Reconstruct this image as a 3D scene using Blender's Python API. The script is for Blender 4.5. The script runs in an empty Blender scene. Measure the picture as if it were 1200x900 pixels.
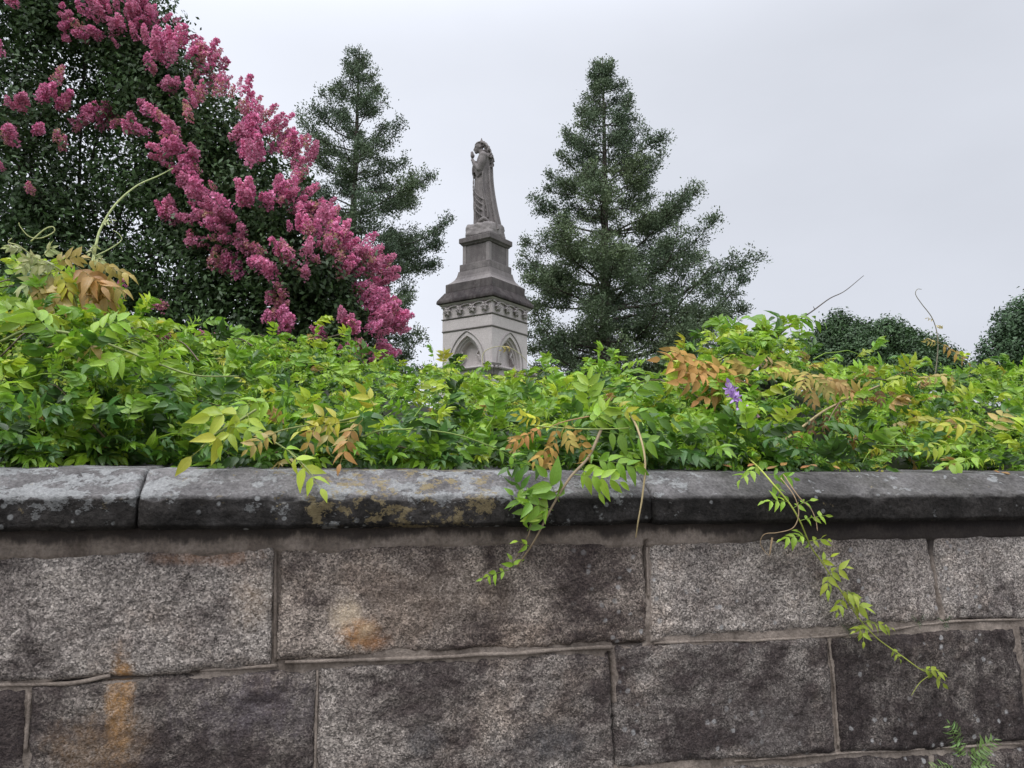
import bpy, bmesh, math
import numpy as np
from mathutils import Vector, Matrix

R = math.radians
scene = bpy.context.scene
col = scene.collection
F_PX = 910.0
PITCH = math.atan(120.0 / 910.0)
CAM = np.array([0.0, 0.0, 1.6])
YAW = R(14.4)
P0 = np.array([0.0, 2.0, 0.0])
W_DIR = np.array([math.cos(YAW), math.sin(YAW), 0.0])
M_DIR = np.array([-math.sin(YAW), math.cos(YAW), 0.0])
UPV = np.array([0.0, 0.0, 1.0])


# ------------------------------------------------------------------ view geometry used to place things at their real distances
def ray(px, py):
    px = np.asarray(px, float); py = np.asarray(py, float)
    a = (px - 600.0) / F_PX; b = (450.0 - py) / F_PX
    c, s = math.cos(PITCH), math.sin(PITCH)
    return np.stack([a, c - s * b, s + c * b], -1)


def at(px, py, Y):
    d = ray(px, py)
    return CAM + d * (np.asarray(Y, float) / d[..., 1])[..., None]


def on_wall(px, py, v=0.0):
    d = ray(px, py)
    k = (np.asarray(v, float) - (CAM - P0) @ M_DIR) / (d @ M_DIR)
    return CAM + d * k[..., None]


def to_wall(p):
    q = np.asarray(p) - P0
    return np.stack([q @ W_DIR, q @ M_DIR, q[..., 2]], -1)


def norm(v):
    return v / np.maximum(np.linalg.norm(v, axis=-1, keepdims=True), 1e-9)


# ------------------------------------------------------------------ numeric noise
def _hash(i, j, k, seed):
    n = (i.astype(np.int64) * 374761393 + j.astype(np.int64) * 668265263 + k.astype(np.int64) * 2147483647 + seed * 1274126177) & 0xFFFFFFFF
    n = ((n ^ (n >> 13)) * 1274126177) & 0xFFFFFFFF
    n = ((n ^ (n >> 16)) * 2246822519) & 0xFFFFFFFF
    return ((n ^ (n >> 15)) & 0xFFFFFF) / float(0xFFFFFF)


def vnoise(p, seed=0):
    p = np.asarray(p, float)
    f = np.floor(p).astype(np.int64); t = p - f
    t = t * t * (3 - 2 * t)
    r = 0
    for dx in (0, 1):
        wx = t[..., 0] if dx else 1 - t[..., 0]
        for dy in (0, 1):
            wy = t[..., 1] if dy else 1 - t[..., 1]
            for dz in (0, 1):
                wz = t[..., 2] if dz else 1 - t[..., 2]
                r = r + wx * wy * wz * _hash(f[..., 0] + dx, f[..., 1] + dy, f[..., 2] + dz, seed)
    return r * 2 - 1


def fbm(p, seed=0, octv=4, gain=0.5):
    a, s, tot = 1.0, 0, 0
    p = np.asarray(p, float)
    for o in range(octv):
        s = s + a * vnoise(p, seed + o * 17); tot += a
        p = p * 2.03 + 11.7; a *= gain
    return s / tot


# ------------------------------------------------------------------ mesh accumulator
class Acc:
    def __init__(self):
        self.v, self.q, self.t, self.uv, self.c, self.n = [], [], [], [], [], 0

    def add(self, v, quads=None, tris=None, uv=None, c=(1, 1, 1)):
        v = np.asarray(v, float).reshape(-1, 3); k = len(v)
        self.v.append(v)
        if quads is not None and len(quads): self.q.append(np.asarray(quads, np.int64).reshape(-1, 4) + self.n)
        if tris is not None and len(tris): self.t.append(np.asarray(tris, np.int64).reshape(-1, 3) + self.n)
        self.uv.append(np.zeros((k, 2)) if uv is None else np.asarray(uv, float).reshape(-1, 2))
        c = np.asarray(c, float)
        self.c.append(np.tile(c, (k, 1)) if c.ndim == 1 else c.reshape(-1, 3))
        self.n += k

    def mesh(self, name, mat, smooth=True):
        me = bpy.data.meshes.new(name)
        V = np.concatenate(self.v).astype(np.float32)
        Q = np.concatenate(self.q) if self.q else np.zeros((0, 4), np.int64)
        T = np.concatenate(self.t) if self.t else np.zeros((0, 3), np.int64)
        nl = Q.size + T.size; nf = len(Q) + len(T)
        me.vertices.add(len(V)); me.vertices.foreach_set('co', V.ravel())
        me.loops.add(nl); me.polygons.add(nf)
        loops = np.concatenate([Q.ravel(), T.ravel()]).astype(np.int32)
        me.loops.foreach_set('vertex_index', loops)
        tot = np.concatenate([np.full(len(Q), 4), np.full(len(T), 3)]).astype(np.int32)
        st = np.concatenate([[0], np.cumsum(tot)[:-1]]).astype(np.int32)
        me.polygons.foreach_set('loop_start', st)
        me.polygons.foreach_set('loop_total', tot)
        me.polygons.foreach_set('use_smooth', np.full(nf, smooth))
        uvl = me.uv_layers.new(name='UVMap')
        U = np.concatenate(self.uv).astype(np.float32)[loops]
        uvl.data.foreach_set('uv', U.ravel())
        ca = me.color_attributes.new('tint', 'FLOAT_COLOR', 'POINT')
        C = np.concatenate(self.c).astype(np.float32)
        ca.data.foreach_set('color', np.concatenate([C, np.ones((len(C), 1), np.float32)], 1).ravel())
        me.update(calc_edges=True)
        me.materials.append(mat)
        return me

    def build(self, name, mat, parent=None, smooth=True):
        o = bpy.data.objects.new(name, self.mesh(name, mat, smooth)); col.objects.link(o)
        if parent is not None: o.parent = parent
        return o


def empty(name, loc=(0, 0, 0), rz=0.0):
    o = bpy.data.objects.new(name, None); col.objects.link(o)
    o.location = loc; o.rotation_euler = (0, 0, rz); o.empty_display_size = .1
    return o


def tag(o, label=None, cat=None, group=None, kind=None):
    if label: o['label'] = label
    if cat: o['category'] = cat
    if group: o['group'] = group
    if kind: o['kind'] = kind
    return o


def inv_place(o):
    """children are written in world coordinates: shift them under a thing standing at its base"""
    return Matrix.Translation(-Vector(o.location))


def build_under(acc, name, mat, root, smooth=True):
    L = np.array(root.location[:])
    acc.v = [v - L for v in acc.v]
    return acc.build(name, mat, root, smooth)


def catmull(P, n):
    P = np.asarray(P, float)
    if len(P) == 2:
        t = np.linspace(0, 1, n)[:, None]; return P[0] * (1 - t) + P[1] * t
    Q = np.vstack([2 * P[0] - P[1], P, 2 * P[-1] - P[-2]])
    s = np.linspace(0, len(P) - 1 - 1e-6, n); i = s.astype(int); t = (s - i)[:, None]
    a, b, c, d = Q[i], Q[i + 1], Q[i + 2], Q[i + 3]
    return .5 * ((2 * b) + (-a + c) * t + (2 * a - 5 * b + 4 * c - d) * t ** 2 + (-a + 3 * b - 3 * c + d) * t ** 3)


def tube(acc, P, r, sides=6, c=(1, 1, 1), cap=True):
    P = np.asarray(P, float); n = len(P)
    r = np.broadcast_to(np.asarray(r, float), (n,))
    T = norm(np.gradient(P, axis=0))
    ref = np.array([0.31, 0.17, 0.93]) if abs(T[0, 2]) < .9 else np.array([.9, .3, .1])
    A = norm(np.cross(T, ref)); B = np.cross(T, A)
    th = np.arange(sides) * 2 * math.pi / sides
    V = P[:, None] + r[:, None, None] * (np.cos(th)[None, :, None] * A[:, None] + np.sin(th)[None, :, None] * B[:, None])
    i = np.arange(n - 1)[:, None] * sides; j = np.arange(sides)[None]; k = (j + 1) % sides
    Q = np.stack([i + j, i + k, i + sides + k, i + sides + j], -1)
    uv = np.stack([np.broadcast_to(th / 6.28, (n, sides)), np.broadcast_to(np.linspace(0, 1, n)[:, None], (n, sides))], -1)
    tris = []
    V = V.reshape(-1, 3); uv = uv.reshape(-1, 2)
    if cap and sides > 3:
        V = np.vstack([V, P[0], P[-1]]); uv = np.vstack([uv, [0, 0], [0, 1]])
        a, b = n * sides, n * sides + 1
        tris = [(a, (q + 1) % sides, q) for q in range(sides)] + [(b, (n - 1) * sides + q, (n - 1) * sides + (q + 1) % sides) for q in range(sides)]
    acc.add(V, Q.reshape(-1, 4), tris, uv, c)


def box(acc, x0, x1, y0, y1, z0, z1, c=(1, 1, 1)):
    v = [(x, y, z) for z in (z0, z1) for y in (y0, y1) for x in (x0, x1)]
    acc.add(v, [(0, 2, 3, 1), (4, 5, 7, 6), (0, 1, 5, 4), (2, 6, 7, 3), (0, 4, 6, 2), (1, 3, 7, 5)], c=c)


# ------------------------------------------------------------------ node helpers
class NT:
    def __init__(self, name):
        self.m = bpy.data.materials.new(name); self.m.use_nodes = True
        self.nt = self.m.node_tree; self.nt.nodes.clear()
        self.out = self.nt.nodes.new('ShaderNodeOutputMaterial')

    def new(self, t, **kw):
        n = self.nt.nodes.new(t)
        for k, v in kw.items(): setattr(n, k, v)
        return n

    def put(self, sock, v):
        if isinstance(v, bpy.types.NodeSocket): self.nt.links.new(v, sock)
        elif isinstance(v, (tuple, list)) and sock.type == 'RGBA': sock.default_value = tuple(v) + ((1,) if len(v) == 3 else ())
        else: sock.default_value = v

    def coord(self, which='Object'):
        return self.new('ShaderNodeTexCoord').outputs[which]

    def mapv(self, v, scale=(1, 1, 1), loc=(0, 0, 0)):
        n = self.new('ShaderNodeMapping'); self.put(n.inputs[0], v); n.inputs['Scale'].default_value = scale; n.inputs['Location'].default_value = loc
        return n.outputs[0]

    def noise(self, v, scale, detail=4, rough=.6, dist=0.0):
        n = self.new('ShaderNodeTexNoise'); self.put(n.inputs['Vector'], v)
        n.inputs['Scale'].default_value = scale; n.inputs['Detail'].default_value = detail
        n.inputs['Roughness'].default_value = rough; n.inputs['Distortion'].default_value = dist
        return n.outputs['Fac']

    def voro(self, v, scale, feat='F1', out='Distance', rnd=1.0):
        n = self.new('ShaderNodeTexVoronoi', feature=feat); self.put(n.inputs['Vector'], v)
        n.inputs['Scale'].default_value = scale; n.inputs['Randomness'].default_value = rnd
        return n.outputs[out]

    def ramp(self, f, stops, interp='LINEAR'):
        n = self.new('ShaderNodeValToRGB'); self.put(n.inputs[0], f)
        cr = n.color_ramp; cr.interpolation = interp
        while len(cr.elements) < len(stops): cr.elements.new(.5)
        for e, (p, c) in zip(cr.elements, stops):
            e.position = p
            c = (c, c, c) if isinstance(c, (int, float)) else c
            e.color = tuple(c) + (1,)
        return n.outputs['Color']

    def mix(self, f, a, b, blend='MIX'):
        n = self.new('ShaderNodeMix', data_type='RGBA', blend_type=blend)
        self.put(n.inputs[0], f); self.put(n.inputs[6], a); self.put(n.inputs[7], b)
        return n.outputs[2]

    def math(self, op, a, b=0.0, c=0.0, clamp=False):
        n = self.new('ShaderNodeMath', operation=op, use_clamp=clamp)
        self.put(n.inputs[0], a); self.put(n.inputs[1], b); self.put(n.inputs[2], c)
        return n.outputs[0]

    def sep(self, v):
        n = self.new('ShaderNodeSeparateXYZ'); self.put(n.inputs[0], v); return n.outputs

    def attr(self, name='tint'):
        return self.new('ShaderNodeAttribute', attribute_name=name).outputs['Color']

    def sstep(self, x, a, b):
        n = self.new('ShaderNodeMapRange', interpolation_type='SMOOTHSTEP'); self.put(n.inputs[0], x)
        n.inputs[1].default_value = a; n.inputs[2].default_value = b
        return n.outputs[0]

    def bump(self, h, strength=.5, dist=.01, nrm=None):
        n = self.new('ShaderNodeBump'); self.put(n.inputs['Height'], h)
        n.inputs['Strength'].default_value = strength; n.inputs['Distance'].default_value = dist
        if nrm is not None: self.put(n.inputs['Normal'], nrm)
        return n.outputs[0]

    def finish(self, color, rough=.8, nrm=None, spec=.3, trans=0.0):
        b = self.new('ShaderNodeBsdfPrincipled')
        self.put(b.inputs['Base Color'], color); self.put(b.inputs['Roughness'], rough)
        b.inputs['Specular IOR Level'].default_value = spec
        if nrm is not None: self.put(b.inputs['Normal'], nrm)
        sh = b.outputs[0]
        if trans:
            t = self.new('ShaderNodeBsdfTranslucent'); self.put(t.inputs['Color'], color)
            if nrm is not None: self.put(t.inputs['Normal'], nrm)
            m = self.new('ShaderNodeMixShader'); m.inputs[0].default_value = trans
            self.nt.links.new(sh, m.inputs[1]); self.nt.links.new(t.outputs[0], m.inputs[2]); sh = m.outputs[0]
        self.nt.links.new(sh, self.out.inputs[0])
        return self.m


def radial(n, o, u, z, ru, rz, nz=None, amp=0.0):
    """0..1 blotch centred at (u, z) of wall coordinates o"""
    s = n.sep(o)
    du = n.math('MULTIPLY', n.math('SUBTRACT', s[0], u), 1 / ru)
    dz = n.math('MULTIPLY', n.math('SUBTRACT', s[2], z), 1 / rz)
    d = n.math('SQRT', n.math('ADD', n.math('MULTIPLY', du, du), n.math('MULTIPLY', dz, dz)))
    if nz is not None: d = n.math('ADD', d, n.math('MULTIPLY', n.math('SUBTRACT', nz, .5), amp * 1.25))
    return n.sstep(d, 1.0, 0.25)


# ------------------------------------------------------------------ materials
def mat_leaf(name, trans=.35, rough=.42, spec=.35, vein=.25, gain=1.0):
    n = NT(name)
    c = n.attr()
    uv = n.new('ShaderNodeUVMap').outputs[0]
    s = n.sep(uv)
    au = n.math('ABSOLUTE', s[0])
    mid = n.sstep(au, .10, .0)
    side = n.math('SINE', n.math('MULTIPLY', n.math('SUBTRACT', s[1], n.math('MULTIPLY', au, .22)), 44.0))
    sv = n.math('MULTIPLY', n.sstep(side, .75, 1.0), .5)
    vv = n.math('MULTIPLY', n.math('MAXIMUM', mid, sv), vein)
    o = n.coord('Object')
    nz = n.noise(o, 23, 3)
    cc = n.mix(n.ramp(nz, [(.3, 0), (.75, .55)]), c, n.mix(1, c, (.62, .72, .6), 'MULTIPLY'))
    cc = n.mix(vv, cc, n.mix(1, cc, (1.5, 1.35, 1.5), 'MULTIPLY'))
    blot = n.sstep(n.noise(o, 95, 3, .7), .655, .70)
    cc = n.mix(n.math('MULTIPLY', blot, .5), cc, (.16, .10, .035))
    h = n.math('ADD', n.math('MULTIPLY', vv, -1.2), n.noise(o, 60, 2))
    return n.finish(cc, rough, n.bump(h, .3, .004), spec, trans)


def mat_simple(name, rough=.85, scale=14, lo=.6, hi=1.25, bump=.4, spec=.2, dist=.01, stretch=(1, 1, 1)):
    n = NT(name)
    o = n.mapv(n.coord('Object'), stretch)
    nz = n.noise(o, scale, 5, .65)
    c = n.mix(1, n.attr(), n.ramp(nz, [(.25, lo), (.75, hi)]), 'MULTIPLY')
    return n.finish(c, rough, n.bump(nz, bump, dist), spec)


def mat_granite():
    n = NT('granite')
    o = n.coord('Object')
    t = n.attr(); ts = n.new('ShaderNodeSeparateColor'); n.put(ts.inputs[0], t)
    light, dark, warm = ts.outputs[0], ts.outputs[1], ts.outputs[2]
    g1 = n.noise(o, 165, 3, .7)
    g2 = n.voro(n.mapv(o, (1, 1, 1), (3, 1, 7)), 270, 'F1', 'Color')
    g2 = n.math('MULTIPLY', n.sep(g2)[0], 1.0)
    g = n.math('ADD', n.math('MULTIPLY', g1, .62), n.math('MULTIPLY', g2, .38))
    grain = n.ramp(g, [(.28, (.072, .069, .068)), (.42, (.150, .143, .138)), (.54, (.238, .226, .217)), (.65, (.335, .319, .306)), (.80, (.535, .513, .495))])
    # cloudy weathering and dark biological crust
    big = n.noise(o, 3.4, 6, .68, .4)
    med = n.noise(n.mapv(o, (1, 1, 1.6), (5, 0, 2)), 13, 5, .7)
    cl = n.math('ADD', n.math('MULTIPLY', big, .6), n.math('MULTIPLY', med, .4))
    thr = n.math('SUBTRACT', cl, n.math('MULTIPLY', n.math('SUBTRACT', dark, .5), .42))
    crust = n.sstep(thr, .56, .38)
    dots = n.sstep(n.noise(n.mapv(o, (1, 1.0, 1.35), (9, 2, 5)), 62, 4, .75), .57, .66)        # clots of black mica and soot
    grain = n.mix(n.math('MULTIPLY', dots, .66), grain, (.045, .041, .041))
    dash = n.sstep(n.noise(n.mapv(o, (22, 1, 75), (3, 3, 3)), 1.0, 4, .7), .60, .70)
    grain = n.mix(n.math('MULTIPLY', dash, .45), grain, (.04, .036, .035))
    wht = n.sstep(n.noise(n.mapv(o, (1, 1, 1.3), (1, 8, 2)), 70, 4, .75), .60, .68)
    grain = n.mix(n.math('MULTIPLY', wht, .55), grain, (.56, .53, .49))
    brown = n.sstep(n.noise(n.mapv(o, (1, 1, 1), (2, 7, 4)), 4.5, 6, .7), .50, .68)
    grain = n.mix(n.math('MULTIPLY', brown, .28), grain, n.mix(1, grain, (1.02, .80, .62), 'MULTIPLY'))
    base = n.mix(1, grain, n.ramp(big, [(.34, (.63, .585, .555)), (.66, (1.33, 1.26, 1.18))]), 'MULTIPLY')
    lg = n.new('ShaderNodeCombineColor')
    for i in range(3): n.put(lg.inputs[i], light)
    base = n.mix(1, base, lg.outputs[0], 'MULTIPLY')
    base = n.mix(n.math('MULTIPLY', warm, .35), base, n.mix(1, base, (1.25, .98, .74), 'MULTIPLY'))
    darkc = n.mix(1, n.mix(.45, base, (.14, .125, .125)), (.36, .315, .315), 'MULTIPLY')
    c = n.mix(n.math('MULTIPLY', crust, .95), base, darkc)
    # vertical run-off streaks
    st = n.noise(n.mapv(o, (9, 1, .9)), 3.0, 5, .65)
    topm = n.sstep(n.math('ADD', n.sep(o)[0], 0), .55, 1.1)
    lowm = n.sstep(n.sep(o)[2], 1.44, 1.22)
    run = n.math('MULTIPLY', n.math('MULTIPLY', n.sstep(st, .46, .60), topm), lowm)
    c = n.mix(n.math('MULTIPLY', n.math('MULTIPLY', run, n.ramp(med, [(.35, .3), (.65, 1)])), .8), c, n.mix(1, c, (.25, .215, .235), 'MULTIPLY'))
    # pale crustose lichen dots
    ld = n.voro(n.mapv(o, (1, 1, 1), (1, 2, 3)), 30, 'F1', 'Distance')
    lm = n.math('MULTIPLY', n.sstep(n.math('ADD', ld, n.math('MULTIPLY', n.noise(o, 70, 3), .35)), .42, .30), n.sstep(n.noise(o, 4.2, 3), .47, .58))
    lm = n.math('MULTIPLY', lm, n.sstep(n.sep(o)[0], .0, .4))
    c = n.mix(n.math('MULTIPLY', lm, .8), c, (.36, .35, .34))
    # iron stains
    nz = n.noise(n.mapv(o, (1, 1, .6)), 15, 8, .8, .8); speck = n.noise(n.mapv(o, (1, 1, .7), (6, 1, 2)), 34, 6, .8)
    for (px, py, ru, rz, colr, k, amp) in ((408, 718, .05, .055, (.74, .58, .40), .95, 1.3), (422, 740, .06, .05, (.42, .20, .06), .95, 1.5), (428, 738, .03, .03, (.7, .5, .3), .7, 1.4), (440, 752, .05, .035, (.34, .15, .05), .6, 1.6),
                                     (140, 828, .036, .14, (.40, .19, .035), .72, 1.6), (115, 875, .12, .11, (.24, .135, .055), .45, 1.9), (250, 652, .14, .022, (.38, .21, .12), .55, 1.8),
                                     (500, 700, .30, .12, (.12, .085, .06), .5, 1.6), (300, 700, .07, .08, (.32, .21, .11), .3, 1.6), (900, 850, .16, .12, (.07, .055, .05), .7, 1.8), (640, 870, .16, .07, (.05, .045, .045), .7, 1.8), (495, 870, .07, .05, (.04, .035, .035), .7, 1.8), (300, 830, .22, .10, (.085, .065, .075), .6, 1.8)):
        u, _, z = to_wall(on_wall(px, py, 0))
        m = n.math('MULTIPLY', radial(n, o, u, z, ru, rz, nz, amp), n.math('MULTIPLY', n.ramp(g1, [(.3, .5), (.6, 1)]), n.ramp(speck, [(.36, .3), (.58, 1)])))
        c = n.mix(n.math('MINIMUM', n.math('MULTIPLY', m, k * 1.45), .92), c, n.mix(.22, colr, grain))
    h = n.math('ADD', n.math('ADD', n.math('MULTIPLY', g, .5), n.math('MULTIPLY', dash, -.35)), n.math('MULTIPLY', n.noise(o, 38, 5, .75), 1.0))
    return n.finish(c, n.ramp(g, [(.3, .95), (.8, .7)]), n.bump(h, 1.0, .016), .2)


def mat_coping():
    n = NT('lichened_coping')
    o = n.coord('Object'); t = n.attr()
    ts = n.new('ShaderNodeSeparateColor'); n.put(ts.inputs[0], t)
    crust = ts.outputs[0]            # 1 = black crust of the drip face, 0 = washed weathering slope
    g = n.noise(o, 120, 3, .7)
    big = n.noise(o, 5, 6, .7, .5)
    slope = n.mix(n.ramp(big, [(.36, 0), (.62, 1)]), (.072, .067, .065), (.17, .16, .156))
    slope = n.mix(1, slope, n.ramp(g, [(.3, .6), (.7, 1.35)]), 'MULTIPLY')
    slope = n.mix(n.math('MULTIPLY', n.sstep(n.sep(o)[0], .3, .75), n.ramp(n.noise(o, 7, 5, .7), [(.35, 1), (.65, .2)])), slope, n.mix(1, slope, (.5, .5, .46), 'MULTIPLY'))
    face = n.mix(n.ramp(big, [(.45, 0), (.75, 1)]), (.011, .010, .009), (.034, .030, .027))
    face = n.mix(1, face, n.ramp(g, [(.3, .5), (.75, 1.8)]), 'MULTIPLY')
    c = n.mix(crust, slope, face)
    s = n.sep(o)
    # grey lichen plates
    warp = n.noise(o, 26, 4, .7)
    pl = n.math('ADD', n.noise(n.mapv(o, (1, 1.3, 1.3), (2, 4, 1)), 11, 5, .72), n.math('MULTIPLY', warp, .18))
    uband = n.math('SUBTRACT', 1.0, n.math('MULTIPLY', n.sstep(s[0], .12, .75), .55))
    thr = n.math('ADD', n.math('MULTIPLY', crust, .075), n.math('MULTIPLY', n.math('SUBTRACT', 1.0, uband), .16))
    lm = n.sstep(n.math('SUBTRACT', pl, thr), .585, .625)
    lc = n.mix(n.ramp(g, [(.35, 0), (.65, 1)]), (.17, .172, .168), (.29, .293, .285))
    c = n.mix(n.math('MULTIPLY', lm, n.math('SUBTRACT', .7, n.math('MULTIPLY', crust, .35))), c, lc)
    # small dots
    dv = n.math('ADD', n.voro(o, 34, 'F1', 'Distance'), n.math('MULTIPLY', warp, .3))
    dm = n.math('MULTIPLY', n.sstep(dv, .40, .30), n.sstep(n.noise(o, 6.5, 3), .52, .62))
    c = n.mix(n.math('MULTIPLY', dm, .55), c, lc)
    # yellow lichen, mostly on the middle stone
    ym = n.noise(n.mapv(o, (1, 1.2, 1.2), (8, 3, 5)), 19, 5, .75)
    yb = n.math('MULTIPLY', n.sstep(s[0], -.72, -.45), n.sstep(s[0], .05, -.12))
    yb = n.math('ADD', n.math('MULTIPLY', yb, .13), .0)
    y = n.sstep(n.math('ADD', ym, yb), .66, .71)
    c = n.mix(n.math('MULTIPLY', y, n.math('SUBTRACT', .75, n.math('MULTIPLY', crust, .3))), c, n.mix(g, (.13, .095, .05), (.28, .225, .11)))
    h = n.math('ADD', n.math('MULTIPLY', g, .6), n.math('ADD', n.noise(o, 45, 5, .75), n.math('MULTIPLY', lm, .25)))
    return n.finish(c, .9, n.bump(h, .75, .008), .12)


def mat_mortar():
    n = NT('mortar')
    o = n.coord('Object')
    g = n.noise(o, 130, 4, .7); b = n.noise(o, 4.5, 5, .7)
    c = n.mix(n.ramp(b, [(.35, 0), (.68, 1)]), (.15, .122, .10), (.30, .25, .21))
    c = n.mix(1, c, n.ramp(g, [(.3, .65), (.7, 1.25)]), 'MULTIPLY')
    s = n.sep(o)
    wet = n.math('MULTIPLY', n.sstep(n.noise(n.mapv(o, (1, 1, .5), (4, 2, 1)), 6, 5, .7), .47, .6), 1.0)
    c = n.mix(n.math('MULTIPLY', wet, .45), c, n.mix(1, c, (.25, .22, .21), 'MULTIPLY'))
    soot_shade = n.sstep(n.math('ADD', s[2], n.math('MULTIPLY', n.math('SUBTRACT', n.noise(n.mapv(o, (1, 1, .3), (3, 3, 3)), 7, 6, .75), .5), .11)), 1.470, 1.490)  # shade under the coping painted into the mortar, with irregular black staining
    c = n.mix(n.math('MULTIPLY', soot_shade, .85), c, (.03, .025, .023))
    dark_band = n.math('MULTIPLY', n.sstep(s[0], .52, .78), n.sstep(n.math('ADD', s[2], n.math('MULTIPLY', n.noise(o, 9, 4), .05)), 1.40, 1.46))
    c = n.mix(n.math('MULTIPLY', dark_band, .85), c, (.020, .017, .017))  # mortar darker just below the coping towards the right end
    return n.finish(c, .92, n.bump(n.math('ADD', g, n.noise(o, 40, 4, .7)), .7, .006), .2)


def mat_monument():
    n = NT('weathered_marble')
    o = n.coord('Object'); t = n.attr()
    ts = n.new('ShaderNodeSeparateColor'); n.put(ts.inputs[0], t)
    dirt = ts.outputs[0]
    big = n.noise(o, 2.6, 6, .7, .3)
    st = n.noise(n.mapv(o, (7, 7, .8)), 2.2, 5, .65)
    pale = n.mix(n.ramp(big, [(.3, 0), (.7, 1)]), (.40, .36, .345), (.50, .455, .435))
    pale = n.mix(n.math('MULTIPLY', n.sstep(st, .56, .75), .35), pale, (.25, .22, .20))
    dk = n.mix(n.ramp(big, [(.34, 0), (.66, 1)]), (.030, .026, .026), (.115, .104, .096))
    dk = n.mix(n.math('MULTIPLY', n.sstep(st, .48, .66), .6), dk, (.055, .046, .046))
    li = n.sstep(n.math('ADD', n.noise(o, 9, 5, .75), 0), .60, .68)
    dk = n.mix(n.math('MULTIPLY', li, .42), dk, (.30, .29, .27))
    c = n.mix(dirt, pale, dk)
    c = n.mix(n.math('MULTIPLY', ts.outputs[1], n.ramp(st, [(.35, .45), (.6, 1)])), c, n.mix(1, c, (.42, .35, .36), 'MULTIPLY'))
    g = n.noise(o, 55, 4, .7)
    c = n.mix(1, c, n.ramp(g, [(.3, .8), (.7, 1.15)]), 'MULTIPLY')
    return n.finish(c, .85, n.bump(g, .4, .01), .25)


LEAF = mat_leaf('wisteria_leaf', .42, .36, .5, .4)
LEAF_DRY = mat_leaf('dry_leaf', .3, .7, .15, .15)
NEEDLE = mat_leaf('cedar_needle', .12, .65, .2, 0.0)
BROAD = mat_leaf('small_leaf', .2, .5, .3, .1)
PETAL = mat_leaf('pink_petal', .3, .7, .15, .1)
STEM = mat_simple('vine_stem', .7, 60, .7, 1.25, .4, .3, .003)
BARK = mat_simple('bark', .95, 9, .5, 1.4, .9, .15, .03, (6, 6, 1))
GRANITE, COPING, MORTAR, MARBLE = mat_granite(), mat_coping(), mat_mortar(), mat_monument()


def mat_grass():
    n = NT('lawn_grass'); o = n.coord('Object')
    a = n.noise(o, .35, 5, .65); b = n.noise(o, 30, 4, .7)
    c = n.mix(n.ramp(a, [(.3, 0), (.7, 1)]), (.035, .07, .018), (.085, .115, .035))
    c = n.mix(1, c, n.ramp(b, [(.3, .55), (.7, 1.3)]), 'MULTIPLY')
    return n.finish(c, .9, n.bump(b, .8, .04), .2)


def mat_path():
    n = NT('gravelly_ground'); o = n.coord('Object')
    a = n.noise(o, .8, 5, .65); b = n.voro(o, 60, 'F1', 'Color')
    c = n.mix(n.ramp(a, [(.35, 0), (.65, 1)]), (.10, .095, .085), (.16, .15, .13))
    c = n.mix(1, c, n.ramp(n.sep(b)[0], [(0, .7), (1, 1.25)]), 'MULTIPLY')
    return n.finish(c, .9, n.bump(n.voro(o, 60), .5, .01), .2)


# ------------------------------------------------------------------ ground
def sheet(name, pts, mat, label=None):
    a = Acc(); a.add([p for p in pts], [(0, 1, 2, 3)])
    return tag(a.build(name, mat, smooth=False), kind='structure')


sheet('ground', [(-600, -600, 0), (600, -600, 0), (600, 900, 0), (-600, 900, 0)], mat_path())
# raised cemetery lawn held back by the wall
la = Acc()
nu, nv = 90, 70
uu = np.sinh(np.linspace(-5, 5, nu)) * 4.0; vv = .28 + (np.exp(np.linspace(0, 6.2, nv)) - 1) * .8
U, V = np.meshgrid(uu, vv)
Z = 1.33 + .05 * fbm(np.stack([U * .3, V * .3, U * 0], -1), 5) + np.clip(V - 3, 0, 9) * .02
Wp = P0 + U[..., None] * W_DIR + V[..., None] * M_DIR; Wp[..., 2] = Z
idx = np.arange(nu * nv).reshape(nv, nu)
la.add(Wp.reshape(-1, 3), np.stack([idx[:-1, :-1], idx[:-1, 1:], idx[1:, 1:], idx[1:, :-1]], -1).reshape(-1, 4))
tag(la.build('lawn', mat_grass()), kind='structure')

# ------------------------------------------------------------------ the granite wall
wall = empty('stone_wall', (float(P0[0]), float(P0[1]), 0), YAW)
tag(wall, 'weathered granite block retaining wall with a lichen stained bevelled coping', 'wall')


def wq(px, py):
    q = to_wall(on_wall(px, py, 0)); return (q[0], q[2])


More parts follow.
